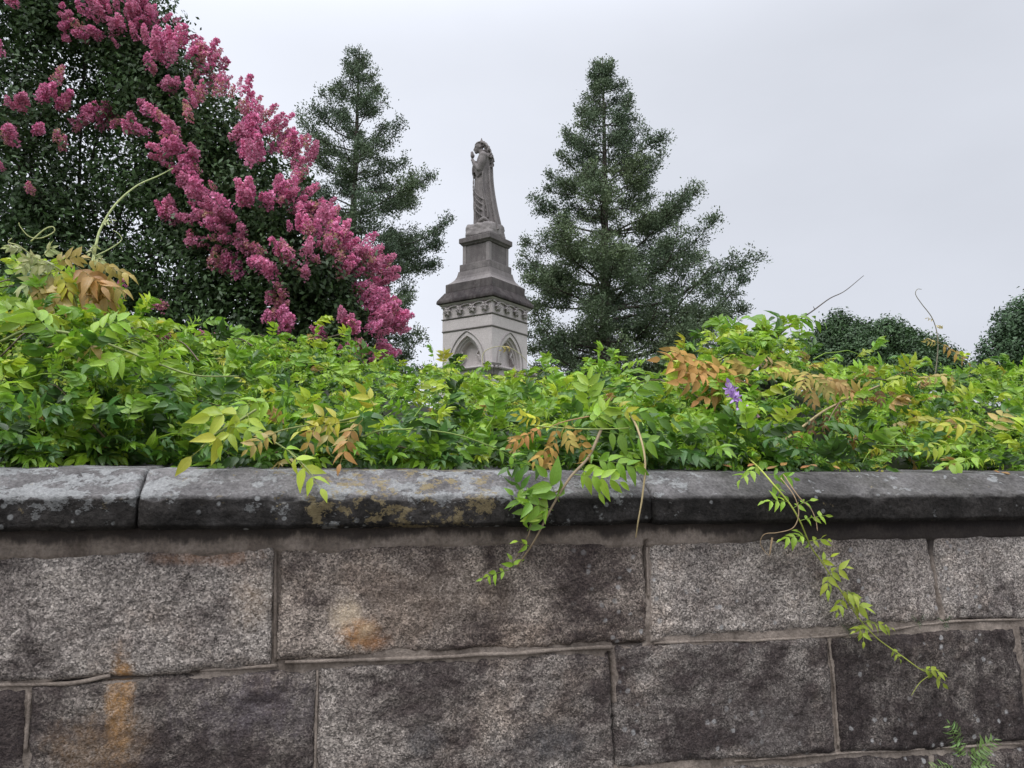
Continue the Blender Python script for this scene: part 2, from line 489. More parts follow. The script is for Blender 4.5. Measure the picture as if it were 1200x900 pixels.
def block(tl, tr, br, bl, tint, seed, res=.006, rough=.010, bulge=.013):
    tl, tr, br, bl = map(np.array, (tl, tr, br, bl)); g_ = .0068
    tl, tr, br, bl = tl + (-g_, g_), tr + (g_, g_), br + (g_, -g_), bl + (-g_, -g_)
    w = max(np.linalg.norm(tr - tl), np.linalg.norm(br - bl)); h = max(np.linalg.norm(tl - bl), np.linalg.norm(tr - br))
    nx, nz = max(6, int(w / res)), max(6, int(h / res))
    s, t = np.meshgrid(np.linspace(0, 1, nx), np.linspace(0, 1, nz))
    P = ((1 - t) * (1 - s))[..., None] * bl + ((1 - t) * s)[..., None] * br + (t * (1 - s))[..., None] * tl + (t * s)[..., None] * tr
    e = np.minimum(np.minimum(s, 1 - s) * w, np.minimum(t, 1 - t) * h)
    P3 = np.stack([P[..., 0], P[..., 1], np.full_like(s, seed * 1.37)], -1)
    k = np.exp(-e / .03)[..., None]
    jit = np.stack([fbm(P3 * 14, seed, 4, .6), fbm(P3 * 14 + 40, seed + 3, 4, .6)], -1)
    P = P + jit * .012 * k
    round_ = np.exp(-(e / .006) ** 1.2) * .012 + np.exp(-e / .03) * .006
    v = -bulge + round_ - rough * .9 * fbm(P3 * 7, seed + 9, 3) - rough * .75 * fbm(P3 * 34, seed + 19, 3, .65) - rough * .9 * np.abs(fbm(P3 * np.array([14, 22, 1]), seed + 29, 4, .6))
    X = np.stack([P[..., 0], v, P[..., 1]], -1)
    a = Acc()
    idx = np.arange(nx * nz).reshape(nz, nx)
    q = [np.stack([idx[:-1, :-1], idx[:-1, 1:], idx[1:, 1:], idx[1:, :-1]], -1).reshape(-1, 4)]
    ring = np.concatenate([idx[0, :], idx[1:, -1], idx[-1, -2::-1], idx[-2:0:-1, 0]])
    back = X.reshape(-1, 3)[ring].copy(); back[:, 1] = .28
    nb = nx * nz; m = len(ring); j = np.arange(m); jj = (j + 1) % m
    q.append(np.stack([ring[jj], ring[j], nb + j, nb + jj], -1))
    a.add(np.vstack([X.reshape(-1, 3), back]), np.concatenate(q), c=tint)
    return a.build('stone_block', GRANITE, wall)


G = 4.0   # half joint in pixels
blocks = [
    # course one (tl, tr, br, bl in photograph pixels), tint = (lightness, dark crust, warm)
    ((-330, 668), (-14, 655), (-14, 800), (-330, 828), (.95, .5, .3)),
    ((-6, 652), (319, 640), (317, 776), (-6, 799), (1.26, .40, .25)),
    ((330, 640), (752, 636), (756, 748), (328, 770), (1.12, .52, .8)),
    ((761, 633), (1083, 630), (1100, 724), (764, 748), (1.4, .36, .25)),
    ((1091, 630), (1330, 628), (1345, 716), (1107, 725), (1.4, .40, .15)),
    ((1337, 628), (1700, 622), (1720, 690), (1352, 714), (1.0, .5, .3)),
    # course two
    ((-330, 836), (-140, 818), (-142, 985), (-330, 1010), (.7, .6, .5)),
    ((-134, 815), (32, 808), (28, 972), (-136, 985), (.7, .66, .5)),
    ((41, 806), (368, 787), (366, 935), (36, 962), (.72, .60, .45)),
    ((377, 783), (712, 766), (718, 906), (374, 930), (.95, .56, .35)),
    ((721, 759), (966, 750), (978, 880), (722, 896), (.88, .60, .2)),
    ((974, 748), (1186, 737), (1204, 868), (986, 880), (.66, .70, .3)),
    ((1194, 736), (1440, 722), (1462, 848), (1212, 866), (.7, .62, .3)),
    ((1448, 720), (1700, 702), (1720, 825), (1470, 846), (.8, .6, .3)),
    # course three and below, down to the ground
    ((-330, 1022), (120, 985), (118, 1150), (-330, 1200), (.7, .6, .4)),
    ((130, 982), (500, 944), (500, 1085), (128, 1148), (.75, .6, .4)),
    ((510, 942), (836, 901), (838, 1030), (508, 1084), (.75, .6, .3)),
    ((845, 899), (1086, 886), (1100, 1000), (848, 1030), (.62, .70, .3)),
    ((1094, 885), (1420, 860), (1436, 955), (1108, 1000), (.7, .65, .3)),
]
for i, (a, b, c_, d, t) in enumerate(blocks):
    vis = i in (1, 2, 3, 4, 8, 9, 10, 11, 12)
    block(wq(*a), wq(*b), wq(*c_), wq(*d), t, i + 1, .0055 if vis else .014)
rng = np.random.default_rng(4)
# plainer courses beyond the frame on both sides and down to the ground
for (u0, u1, z0, z1) in ((-5.2, -2.0, 1.06, 1.40), (-5.2, -2.0, .72, 1.04), (2.66, 6.6, 1.10, 1.44), (2.66, 6.6, .79, 1.085)):
    u = u0
    while u < u1 - .3:
        w = min(rng.uniform(.75, 1.15), u1 - u)
        block((u + .006, z1), (u + w - .006, z1), (u + w - .006, z0), (u + .006, z0), (rng.uniform(.7, 1.1), .55, .4), int(u * 100) + 900, .03)
        u += w
for z0, z1 in ((.02, .30), (.315, .53)):
    u = -5.2
    while u < 6.5:
        w = rng.uniform(.75, 1.15)
        if not (z1 > .5 and -1.6 < u < 3.0 and False):
            block((u + .006, z1), (u + w - .006, z1), (u + w - .006, z0), (u + .006, z0), (rng.uniform(.6, .9), .6, .4), int(u * 100) + int(z0 * 977) + 2000, .03)
        u += w

# mortar bed: rough recessed sheet with thickness
mo = Acc()
us = np.concatenate([np.arange(-5.25, -1.7, .03), np.arange(-1.7, 2.2, .006), np.arange(2.2, 6.66, .03)]); zs = np.arange(.0, 1.515, .006)
U, Zm = np.meshgrid(us, zs)
P3 = np.stack([U, Zm, U * 0], -1)
Vv = -.003 - .007 * fbm(P3 * 7, 71, 4) - .005 * fbm(P3 * 40, 73, 3)
for pl, wd_, dp in (([(713, 766), (716, 820), (720, 893)], .005, .06), ([(722, 753), (752, 751)], .008, .05), ([(1084, 636), (1092, 680), (1102, 722)], .006, .035), ([(60, 802), (170, 790), (230, 788)], .006, .03), ([(755, 634), (756, 700)], .004, .03), ([(1108, 728), (1210, 722)], .004, .02)):
    pw = np.array([to_wall(on_wall(x, y, 0))[[0, 2]] for x, y in pl])
    for k in range(len(pw) - 1):
        d_ = pw[k + 1] - pw[k]; tq = np.clip(((U - pw[k][0]) * d_[0] + (Zm - pw[k][1]) * d_[1]) / (d_ @ d_), 0, 1)
        dist = np.hypot(U - pw[k][0] - tq * d_[0], Zm - pw[k][1] - tq * d_[1]) + .004 * fbm(P3 * 25, 79, 3)
        Vv = np.maximum(Vv, Vv * 0 - .003 + dp * np.clip(1.3 - dist / wd_, 0, 1))
Vv = Vv - .011 * np.clip((Zm - 1.443 - .012 * fbm(P3 * 7, 75, 4)) / .01, 0, 1)   # thicker bed right under the coping
idx = np.arange(U.size).reshape(U.shape)
mo.add(np.stack([U, Vv, Zm], -1).reshape(-1, 3), np.stack([idx[:-1, :-1], idx[:-1, 1:], idx[1:, 1:], idx[1:, :-1]], -1).reshape(-1, 4))
box(mo, -5.25, 6.65, .29, .34, 0, 1.5)
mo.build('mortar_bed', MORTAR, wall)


# raised ribbon pointing along some joints
def ribbon(pts, w, v=-.012, seed=0):
    P = [to_wall(on_wall(x, y, 0)) for x, y in pts]
    P = np.array([(p[0], v, p[2]) for p in P])
    L = np.sum(np.linalg.norm(np.diff(P, axis=0), axis=1)); n = max(8, int(L / .012))
    C = catmull(P, n)
    nz = fbm(np.stack([C[:, 0] * 9, C[:, 2] * 9, C[:, 0] * 0 + seed], -1), seed)
    C[:, 2] += .004 * nz; C[:, 1] += .004 * fbm(C * 15, seed + 5)
    a = Acc(); tube(a, C, .72 * w * (1 + .35 * fbm(C * 22, seed + 8)), 8)
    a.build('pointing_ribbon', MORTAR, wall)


ribbon([(334, 776), (520, 769), (716, 757)], .007, -.006, 1)
ribbon([(765, 754), (960, 746), (1100, 730), (1215, 724)], .005, -.004, 2)
ribbon([(235, 785), (325, 780)], .006, -.004, 3)
ribbon([(-10, 803), (80, 800), (130, 790)], .006, -.004, 4)
ribbon([(323, 645), (323, 774)], .0055, -.005, 5)
ribbon([(372, 786), (369, 905)], .0045, -.004, 6)
ribbon([(757, 640), (759, 700)], .0045, -.004, 7)
ribbon([(970, 752), (976, 800), (981, 876)], .005, -.004, 8)
ribbon([(860, 892), (1000, 882), (1195, 870)], .005, -.004, 9)
ribbon([(36, 812), (31, 880)], .006, -.004, 10)


# coping stones
def coping(px0, px1, seed, res=.008, z_off=0.0):
    u0 = wq(px0, 580)[0] if px0 is not None else -5.25
    u1 = wq(px1, 580)[0] if px1 is not None else 6.65
    zf = 1.507 + z_off; ze = 1.576 + z_off; zt = 1.640 + z_off
    prof = []
    def seg(a, b, n, ca, cb):
        for k in range(n):
            t = k / n; prof.append((a[0] + (b[0] - a[0]) * t, a[1] + (b[1] - a[1]) * t, ca + (cb - ca) * t))
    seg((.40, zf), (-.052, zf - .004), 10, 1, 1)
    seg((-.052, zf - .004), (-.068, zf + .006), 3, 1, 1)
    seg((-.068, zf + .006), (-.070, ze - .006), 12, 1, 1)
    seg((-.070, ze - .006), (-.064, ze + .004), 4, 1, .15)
    seg((-.064, ze + .004), (.016, zt - .004), 18, .1, 0)
    seg((.016, zt - .004), (.030, zt), 3, 0, 0)
    seg((.030, zt), (.40, zt + .02), 12, 0, 0)
    prof.append((.40, zf, 1))
    prof = np.array(prof)
    n = max(6, int((u1 - u0) / res)); us = np.linspace(u0 + .0005, u1 - .0005, n)
    Pv = np.repeat(prof[None], n, 0); U = np.repeat(us[:, None], len(prof), 1)
    P3 = np.stack([U, Pv[..., 0] * 1.0, Pv[..., 1]], -1)
    eu = np.minimum(us - us[0], us[-1] - us)[:, None]
    d1 = fbm(P3 * 5 + seed, seed, 4); d2 = fbm(P3 * 30, seed + 4, 4, .6)
    shrink = np.exp(-eu / .005) * .004
    rim = np.exp(-np.abs(Pv[..., 1] - ze) / .012) * (Pv[..., 0] < 0)
    chip = rim * np.clip(fbm(P3 * 11, seed + 6, 4, .6) - .05, 0, 1) * .05
    cz = (zf + zt) / 2
    V2 = Pv[..., 0] + (d1 * .007 + d2 * .0065) * 1.0 + shrink * np.sign(.1 - Pv[..., 0]) + chip
    Z2 = Pv[..., 1] + d1 * .004 + fbm(P3 * 26 + 9, seed + 5, 4) * .003 - shrink * np.sign(Pv[..., 1] - cz) - chip * .5
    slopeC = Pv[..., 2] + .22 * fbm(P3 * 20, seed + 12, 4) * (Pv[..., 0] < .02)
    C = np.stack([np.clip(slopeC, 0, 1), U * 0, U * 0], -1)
    a = Acc(); m = len(prof)
    idx = np.arange(n * m).reshape(n, m)
    q = np.stack([idx[:-1, :-1], idx[1:, :-1], idx[1:, 1:], idx[:-1, 1:]], -1).reshape(-1, 4)
    X = np.stack([U, V2, Z2], -1).reshape(-1, 3)
    c0, c1 = X[:m].mean(0), X[-m:].mean(0)
    t0 = [(n * m, k + 1, k) for k in range(m - 1)]
    t1 = [(n * m + 1, (n - 1) * m + k, (n - 1) * m + k + 1) for k in range(m - 1)]
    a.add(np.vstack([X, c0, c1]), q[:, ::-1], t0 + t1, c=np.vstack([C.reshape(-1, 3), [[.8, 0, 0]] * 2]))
    return a.build('coping_stone', COPING, wall)


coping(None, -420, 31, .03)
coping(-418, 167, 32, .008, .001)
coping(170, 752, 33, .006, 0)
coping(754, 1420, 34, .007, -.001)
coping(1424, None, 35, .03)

# ------------------------------------------------------------------ leaves
LT = np.array([0, .12, .32, .58, .82, 1.0])
LW = np.array([.10, .62, 1.0, .80, .36, .02])
LC = np.array([-1.0, 0.0, 1.0])


def leaflets(acc, P, D, N, L, Wd, droop, fold, c):
    n = len(P)
    D = norm(D); S = norm(np.cross(D, N)); N = np.cross(S, D)
    t = LT[None, :, None]; w = LW[None, :, None]; cc = LC[None, None, :]
    tt = np.broadcast_to(t, (n, 6, 3)); 
    side = (Wd[:, None, None] * .5 * w * cc)
    hgt = fold[:, None, None] * Wd[:, None, None] * .5 * w * np.abs(cc) - droop[:, None, None] * L[:, None, None] * t ** 2
    fwd = L[:, None, None] * (t - .18 * np.abs(droop[:, None, None]) * t ** 2)
    V = P[:, None, None] + D[:, None, None] * np.broadcast_to(fwd, (n, 6, 3))[..., None] + S[:, None, None] * side[..., None] + N[:, None, None] * hgt[..., None]
    r = np.arange(5)[:, None] * 3 + np.arange(2)[None]
    q = np.stack([r, r + 1, r + 4, r + 3], -1).reshape(-1, 4)
    Q = (np.arange(n) * 18)[:, None, None] + q[None]
    uv = np.stack([np.broadcast_to(cc, (n, 6, 3)), tt], -1)
    C = np.repeat(np.asarray(c)[:, None], 18, 1)
    acc.add(V.reshape(-1, 3), Q.reshape(-1, 4), None, uv.reshape(-1, 2), C.reshape(-1, 3))


def compounds(acc, P, D, N, Rl, Lf, pairs, rng, c, sag=.35, wr=(.36, .46), droop=(.1, .5), ang=(50, 72), taper=True, stem_c=(.16, .2, .05), start=.22):
    """pinnate leaves: P base, D rachis direction, N face normal, Rl rachis length, Lf leaflet length"""
    K = len(P); D = norm(D); S = norm(np.cross(D, N)); N = np.cross(S, D)
    Rl = np.broadcast_to(Rl, (K,)); Lf = np.broadcast_to(Lf, (K,))
    ss = np.linspace(0, 1, 6)
    rp = P[:, None] + D[:, None] * (Rl[:, None, None] * ss[None, :, None]) - UPV * (sag * Rl[:, None, None] * ss[None, :, None] ** 2)
    # rachis as a three sided tube
    th = np.array([0, 2.09, 4.19]); rr = np.maximum(.0012, Lf * .016)
    ring = rr[:, None, None, None] * (np.cos(th)[None, None, :, None] * S[:, None, None] + np.sin(th)[None, None, :, None] * N[:, None, None])
    RV = rp[:, :, None] + ring * (1 - .6 * ss)[None, :, None, None]
    i = np.arange(5)[:, None] * 3; j = np.arange(3)[None]; k = (j + 1) % 3
    q = np.stack([i + j, i + k, i + 3 + k, i + 3 + j], -1).reshape(-1, 4)
    Q = (np.arange(K) * 18)[:, None, None] + q[None]
    sc = np.asarray(stem_c) * .5 + np.asarray(c) * .5
    acc.add(RV.reshape(-1, 3), Q.reshape(-1, 4), None, None, np.repeat(sc[:, None], 18, 1).reshape(-1, 3))
    A = []
    for p in range(pairs):
        s0 = start + (1 - start) * p / pairs
        for sd in (-1, 1):
            s = np.clip(s0 + rng.uniform(-.02, .02, K), 0, 1)
            A.append((s, sd, p))
    A.append((np.ones(K), 0, pairs))
    for s, sd, p in A:
        base = P + D * (Rl * s)[:, None] - UPV * (sag * Rl * s ** 2)[:, None]
        Dr = norm(D - UPV * (2 * sag * s)[:, None])
        a = np.radians(rng.uniform(ang[0], ang[1], K)) * (1 - .25 * s)
        d = Dr * np.cos(a)[:, None] + S * (sd * np.sin(a))[:, None] if sd else Dr
        d = norm(d - N * rng.uniform(-.1, .35, K)[:, None] - UPV * rng.uniform(0, .3, K)[:, None] + rng.normal(0, .10, (K, 3)))
        nn = norm(N + rng.normal(0, .38, (K, 3)))
        prof = (.72 + .4 * math.sin(math.pi * min(1, (p + .8) / (pairs + 1)))) if taper else 1.0
        l = Lf * prof * rng.uniform(.82, 1.15, K)
        w = l * rng.uniform(wr[0], wr[1], K)
        cj = np.asarray(c) * rng.uniform(.8, 1.2, (K, 1)) * rng.uniform(.94, 1.06, (K, 3))
        leaflets(acc, base, d, nn, l, w, rng.uniform(droop[0], droop[1], K), rng.uniform(.1, .7, K), cj)


GREENS = np.array([(.285, .445, .036), (.185, .340, .028), (.080, .175, .020), (.042, .092, .014), (.410, .510, .042), (.48, .46, .05), (.42, .26, .075), (.085, .185, .045)])


def pick(rng, n, p):
    p = np.asarray(p, float)
    i = rng.choice(len(GREENS), n, p=p / p.sum())
    return GREENS[i] * rng.uniform(.85, 1.15, (n, 1))


# ------------------------------------------------------------------ the bank of vines on top of the wall
SX = [-600, -200, 0, 60, 130, 200, 260, 300, 350, 430, 520, 620, 660, 700, 760, 830, 870, 900, 950, 1000, 1060, 1120, 1160, 1210, 1400, 1800]
SY = [380, 360, 352, 350, 372, 398, 416, 412, 420, 436, 445, 452, 450, 440, 440, 432, 412, 402, 415, 436, 446, 452, 448, 440, 430, 430]
VX = [-600, 0, 150, 300, 430, 600, 700, 800, 900, 1000, 1200, 1800]
VR = [1.3, 1.25, 1.2, 1.8, 2.5, 2.8, 1.9, 1.4, 1.05, 1.5, 1.9, 1.9]


def bank(px, t):
    vr = np.interp(px, VX, VR); sy = np.interp(px, SX, SY); yc = 550 + 8 / 1200 * px
    v0 = .13
    tc = np.minimum(t, 1.0)
    v = v0 + (vr - v0) * t
    f = 1 - (1 - tc) ** 1.7
    y = yc + (sy - yc) * f
    vv = v0 + (vr - v0) * tc
    p = on_wall(px, y, vv)
    ex = np.clip(t - 1, 0, None) * (vr - v0)
    p = p + (M_DIR * ex[..., None]) - UPV * (.25 * ex)[..., None]
    return p


def bank_bumped(px, t):
    p = bank(px, t)
    b = fbm(p * 2.2, 301, 3) * .13 + fbm(p * 6.0, 305, 2) * .05
    k = np.clip(t * 5, 0, 1)
    return p + (UPV * .8 - M_DIR * .5) * (b * k)[..., None]


def bank_frame(px, t):
    e = 1.0; d = .01
    p = bank(px, t); a = bank(px + e, t) - p; b = bank(px, np.minimum(t, .98) + d) - bank(px, np.minimum(t, .98))
    n = norm(np.cross(a, b)); n = np.where(n[..., 2:3] < 0, -n, n)
    return p, n


vines = Acc()
rng = np.random.default_rng(11)
# dark sheet added to block light, standing for stems and shed leaves underneath
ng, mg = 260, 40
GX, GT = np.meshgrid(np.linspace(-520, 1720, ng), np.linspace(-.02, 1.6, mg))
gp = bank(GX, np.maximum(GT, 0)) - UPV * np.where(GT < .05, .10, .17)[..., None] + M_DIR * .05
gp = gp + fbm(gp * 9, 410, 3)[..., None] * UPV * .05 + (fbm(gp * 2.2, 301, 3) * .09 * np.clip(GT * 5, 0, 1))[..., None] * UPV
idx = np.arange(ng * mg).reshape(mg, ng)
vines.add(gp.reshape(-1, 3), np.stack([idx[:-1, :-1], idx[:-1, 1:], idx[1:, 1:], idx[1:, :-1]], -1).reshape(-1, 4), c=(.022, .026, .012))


def scatter(n, rl, lf, pairs, seed, probs, depth=(.0, .14), tpow=1.15, tmax=1.25, wr=(.36, .46), up=.5):
    rng = np.random.default_rng(seed)
    px = rng.uniform(-480, 1680, n); t = rng.uniform(0, 1, n) ** tpow * tmax
    p0, nn = bank_frame(px, np.maximum(t, .005))
    hump = np.clip(1 - np.abs(px - 960) / 170, 0, 1) * .10
    kp = fbm(p0 * 4.2, 333, 3) > rng.uniform(-.42, .02, n) + hump
    px, t, p0, nn = px[kp], t[kp], p0[kp], nn[kp]; n = len(px)
    p = bank_bumped(px, np.maximum(t, .005)) - nn * rng.uniform(depth[0], depth[1], n)[:, None]
    # nothing may sink into the coping
    q = to_wall(p); 
    p = p + UPV * np.clip(1.662 - q[:, 2], 0, None)[:, None]
    az = rng.normal(0, 1, (n, 3)); az[:, 2] *= .7
    D = norm(az * .9 + nn * .55 + UPV * up - M_DIR * .25)
    N = norm(UPV * .8 - M_DIR * .35 + nn * .5 + rng.normal(0, .5, (n, 3)))
    R_ = rng.uniform(rl[0], rl[1], n); L_ = rng.uniform(lf[0], lf[1], n)
    pr = np.array(probs, float)
    c = pick(rng, n, pr)
    # autumn tints gather on the right hand hump and a few spots
    hot = np.clip(1 - np.abs(px - 1060) / 130, 0, 1) * .13 + np.clip(1 - np.abs(px - 645) / 60, 0, 1) * .08 + .008
    m = rng.uniform(0, 1, n) < hot
    c[m] = np.vstack([GREENS, (.36, .28, .09)])[rng.choice([4, 5, 6, 8], m.sum())] * rng.uniform(.7, 1.05, (m.sum(), 1))
    # older, darker greens low by the stone, also painting in the bank's self-shade
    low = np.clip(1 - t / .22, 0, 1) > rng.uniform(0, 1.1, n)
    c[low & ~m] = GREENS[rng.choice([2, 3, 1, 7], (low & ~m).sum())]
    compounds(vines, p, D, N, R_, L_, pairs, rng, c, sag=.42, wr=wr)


A_ = (.36, .31, .13, .04, .13, .015, .005, .05)
B_ = (.10, .24, .34, .27, .02, .005, .003, .06)
scatter(3000, (.09, .165), (.030, .049), 5, 21, B_, (.05, .18))
scatter(4300, (.08, .15), (.029, .050), 5, 22, A_, (.0, .09))
scatter(4000, (.06, .12), (.020, .038), 4, 23, A_, (-.03, .06))
scatter(3600, (.035, .075), (.013, .024), 3, 24, A_, (-.05, .04), wr=(.45, .6))
scatter(1500, (.10, .17), (.034, .056), 5, 25, (.40, .28, .10, .03, .20, .015, .005, .03), (-.09, -.01), up=1.0)
# young stems threading through the leaves
for k in range(150):
    px = rng.uniform(-450, 1650); t = rng.uniform(.05, 1.0)
    L = rng.uniform(40, 150); sgn = rng.choice([-1, 1]); n = 9
    xs = px + sgn * np.linspace(0, L, n); ts = np.clip(t + np.linspace(0, rng.uniform(-.25, .25), n), .02, 1.15)
    P = bank_bumped(xs, ts) + UPV * (.03 + .05 * np.sin(np.linspace(0, 3.14, n)))[:, None] * rng.uniform(.3, 1.3)
    cc = GREENS[0] * .8 if rng.uniform() < .6 else np.array((.16, .11, .06))
    tube(vines, P, np.linspace(.0035, .0014, n), 4, cc, False)
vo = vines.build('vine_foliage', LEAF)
tag(vo, 'dense bank of green wisteria leaves covering the top of the granite wall', 'vines', kind='stuff')

# ------------------------------------------------------------------ single sprays, stems and tendrils
GRN, MID, DRK, YGR, YEL, ORG = [GREENS[i] for i in (0, 1, 2, 4, 5, 6)]
PALE = np.array((.44, .46, .20)); PEACH = np.array((.52, .285, .10)); TAN = np.array((.46, .35, .10))


def W(p):
    return on_wall(p[0], p[1], p[2])


def leaf_px(acc, b, tpt, pairs, lpx, c, rng, sag=.1, wr=(.36, .46), face=None, **kw):
    """one compound leaf from base b to tip t (photograph px, distance behind the wall face)"""
    B, T = W(b), W(tpt); d = T - B; L = np.linalg.norm(d)
    dist = np.linalg.norm((B + T) / 2 - CAM)
    n = norm(norm(CAM - B) * .75 + UPV * .45 + rng.normal(0, .15, 3)) if face is None else np.asarray(face, float)
    compounds(acc, B[None], norm(d + UPV * sag * L)[None], n[None], L, lpx * .82 / F_PX * dist, pairs, rng, np.asarray(c)[None], sag=sag, wr=wr, **kw)


def spray(name, label, cat, stems, leaves, seed, stem_c=(.17, .2, .06), group=None, leafmat=None, part='foliage', dotted=None):
    """stems: list of (pixel path, radius0, radius1); leaves: list of dicts for leaf_px"""
    rng = np.random.default_rng(seed)
    b = W(stems[0][0][0]) if stems else W(leaves[0]['b'])
    root = empty(name, tuple(float(x) for x in b)); tag(root, label, cat, group)
    if stems:
        a = Acc()
        for path, r0, r1 in stems:
            P = catmull([W(p) for p in path], max(10, len(path) * 7))
            tube(a, P, np.linspace(r0, r1, len(P)), 6, stem_c)
        build_under(a, 'stem', STEM, root)
    if leaves:
        a = Acc()
        for l in leaves:
            l = dict(l); cc = np.asarray(l.pop('c')); l['lpx'] *= {3: .78, 10: .72, 20: .75, 4: .85, 2: .8, 19: .7, 6: .8, 7: .74, 21: .68, 8: .9, 1: .88, 18: .85}.get(seed, 1.0); leaf_px(a, c=cc, rng=rng, **l)
        build_under(a, part, leafmat or LEAF, root)
    return root


def L_(b, t, n=5, l=26, c=GRN, **k):
    return dict(b=b, tpt=t, pairs=n, lpx=l, c=c, **k)


# hanging spray at the middle of the wall
spray('wisteria_spray', 'green leafy wisteria shoot hanging over the coping in the middle of the wall', 'vine',
      [([(706, 500, .06), (690, 535, -.04), (668, 560, -.095), (648, 592, -.11), (626, 634, -.10), (606, 664, -.05)], .0045, .002),
       ([(655, 575, -.10), (628, 590, -.11), (620, 625, -.10), (612, 640, -.06), (598, 668, -.03)], .0022, .001)],
      [L_((655, 588, -.11), (640, 556, -.13), 2, 44, MID), L_((648, 598, -.11), (612, 588, -.13), 3, 34, MID), L_((640, 606, -.11), (620, 590, -.12), 1, 36, GRN),
       L_((622, 588, -.11), (598, 556, -.12), 3, 26, DRK), L_((622, 605, -.11), (600, 578, -.12), 2, 26, MID), L_((618, 622, -.10), (626, 606, -.12), 2, 26, MID),
       L_((620, 640, -.10), (606, 634, -.11), 1, 20, GRN), L_((602, 664, -.04), (600, 655, -.05), 1, 18, GRN), L_((596, 668, -.04), (566, 678, -.05), 3, 15, GRN),
       L_((672, 556, -.09), (726, 565, -.12), 4, 34, GRN), L_((690, 538, -.05), (745, 548, -.1), 4, 34, MID), L_((680, 546, -.07), (700, 575, -.1), 1, 30, GRN),
       L_((640, 545, -.02), (596, 548, -.06), 3, 26, DRK), L_((690, 500, .05), (720, 470, .02), 4, 34, GRN), L_((700, 500, .05), (760, 480, .0), 5, 36, MID),
       L_((700, 505, .05), (770, 520, -.02), 5, 36, MID), L_((690, 480, .08), (690, 440, .08), 4, 34, GRN), L_((720, 480, .1), (770, 440, .1), 5, 34, MID), L_((712, 490, .08), (800, 495, .05), 5, 34, DRK)], 1, (.20, .15, .09))
# orange drooping leaves over the middle
spray('orange_leaf_spray', 'rust orange curled wisteria leaves drooping above the coping beside the hanging shoot', 'vine',
      [([(690, 488, .05), (662, 494, -.02), (645, 500, -.04)], .002, .0012)],
      [L_((655, 494, -.02), (642, 548, -.05), 6, 22, ORG, droop=(.4, .9)), L_((640, 500, -.03), (600, 520, -.05), 5, 20, PEACH, droop=(.5, 1)), L_((670, 495, -.02), (690, 540, -.05), 5, 22, ORG, droop=(.5, 1)),
       L_((660, 495, -.02), (668, 520, -.05), 4, 22, TAN), L_((640, 496, -.01), (606, 486, -.03), 5, 18, YEL), L_((650, 520, -.04), (628, 540, -.06), 3, 22, ORG)], 2, (.3, .18, .08), leafmat=LEAF_DRY)
# orange spray on the right
spray('orange_leaf_spray', 'bright orange wisteria leaf spray standing up in front of the tall cedar', 'vine',
      [([(905, 470, .75), (880, 452, .68), (858, 444, .6), (800, 436, .55)], .003, .0015)],
      [L_((858, 444, .6), (772, 420, .5), 5, 34, PEACH), L_((850, 440, .6), (784, 408, .55), 5, 32, ORG), L_((866, 448, .6), (796, 450, .5), 5, 32, PEACH), L_((862, 450, .6), (820, 470, .55), 4, 28, PEACH),
       L_((870, 446, .65), (835, 428, .6), 4, 28, ORG), L_((842, 448, .58), (790, 432, .5), 4, 30, PEACH), L_((880, 440, .7), (846, 452, .6), 4, 26, PEACH * .9), L_((885, 435, .7), (860, 425, .7), 4, 24, TAN)], 3, (.34, .2, .1), leafmat=LEAF_DRY)
# tawny clump at the upper left
spray('tawny_leaf_spray', 'tawny yellow curled leaf clump crowning the vines below the crape myrtle', 'vine',
      [([(95, 390, .8), (88, 350, .78), (75, 322, .75), (60, 310, .72), (38, 300, .7)], .004, .0015), ([(90, 350, .78), (112, 316, .75), (120, 300, .72)], .0025, .0015),
       ([(38, 300, .7), (22, 288, .68), (10, 284, .68), (14, 279, .68)], .0022, .0015), ([(36, 283, .7), (52, 269, .7), (62, 266, .7), (63, 272, .7), (48, 279, .7), (34, 277, .7), (24, 266, .7), (22, 261, .7)], .0022, .0012)],
      [L_((80, 318, .75), (142, 340, .7), 7, 28, TAN, droop=(.4, .9)), L_((85, 320, .75), (125, 352, .7), 7, 28, ORG, droop=(.4, .9)), L_((75, 320, .75), (62, 356, .7), 4, 34, TAN), L_((70, 315, .75), (28, 338, .7), 6, 22, PALE),
       L_((95, 302, .73), (150, 322, .68), 7, 22, TAN, droop=(.4, .9)), L_((90, 312, .73), (118, 335, .66), 6, 30, PEACH * .9), L_((70, 310, .73), (40, 312, .7), 6, 18, PALE), L_((60, 308, .73), (96, 300, .7), 6, 18, TAN),
       L_((52, 304, .72), (28, 302, .7), 5, 14, PALE), L_((40, 300, .7), (25, 315, .68), 5, 14, PALE), L_((30, 292, .7), (8, 290, .68), 5, 12, PALE), L_((50, 300, .7), (62, 290, .68), 4, 14, PALE), L_((85, 330, .75), (62, 345, .7), 4, 30, TAN),
       L_((95, 340, .74), (110, 355, .7), 4, 26, ORG), L_((60, 318, .74), (44, 345, .7), 5, 20, TAN), L_((66, 312, .74), (80, 340, .7), 5, 22, YEL)], 4, (.36, .38, .16))
# pale wand
spray('pale_shoot', 'long pale green wand curving up before the dark crape myrtle', 'vine',
      [([(108, 310, .8), (112, 290, .82), (118, 268, .84), (135, 240, .86), (160, 218, .88), (186, 206, .9), (203, 197, .9)], .0052, .0016), ([(112, 300, .8), (128, 292, .8), (142, 282, .8), (140, 275, .8), (133, 270, .8)], .0022, .0012)],
      [L_((114, 285, .82), (106, 296, .8), 3, 8, PALE), L_((120, 262, .84), (132, 258, .82), 3, 7, PALE), L_((110, 298, .8), (118, 308, .8), 3, 10, PALE)], 5, (.36, .40, .18))
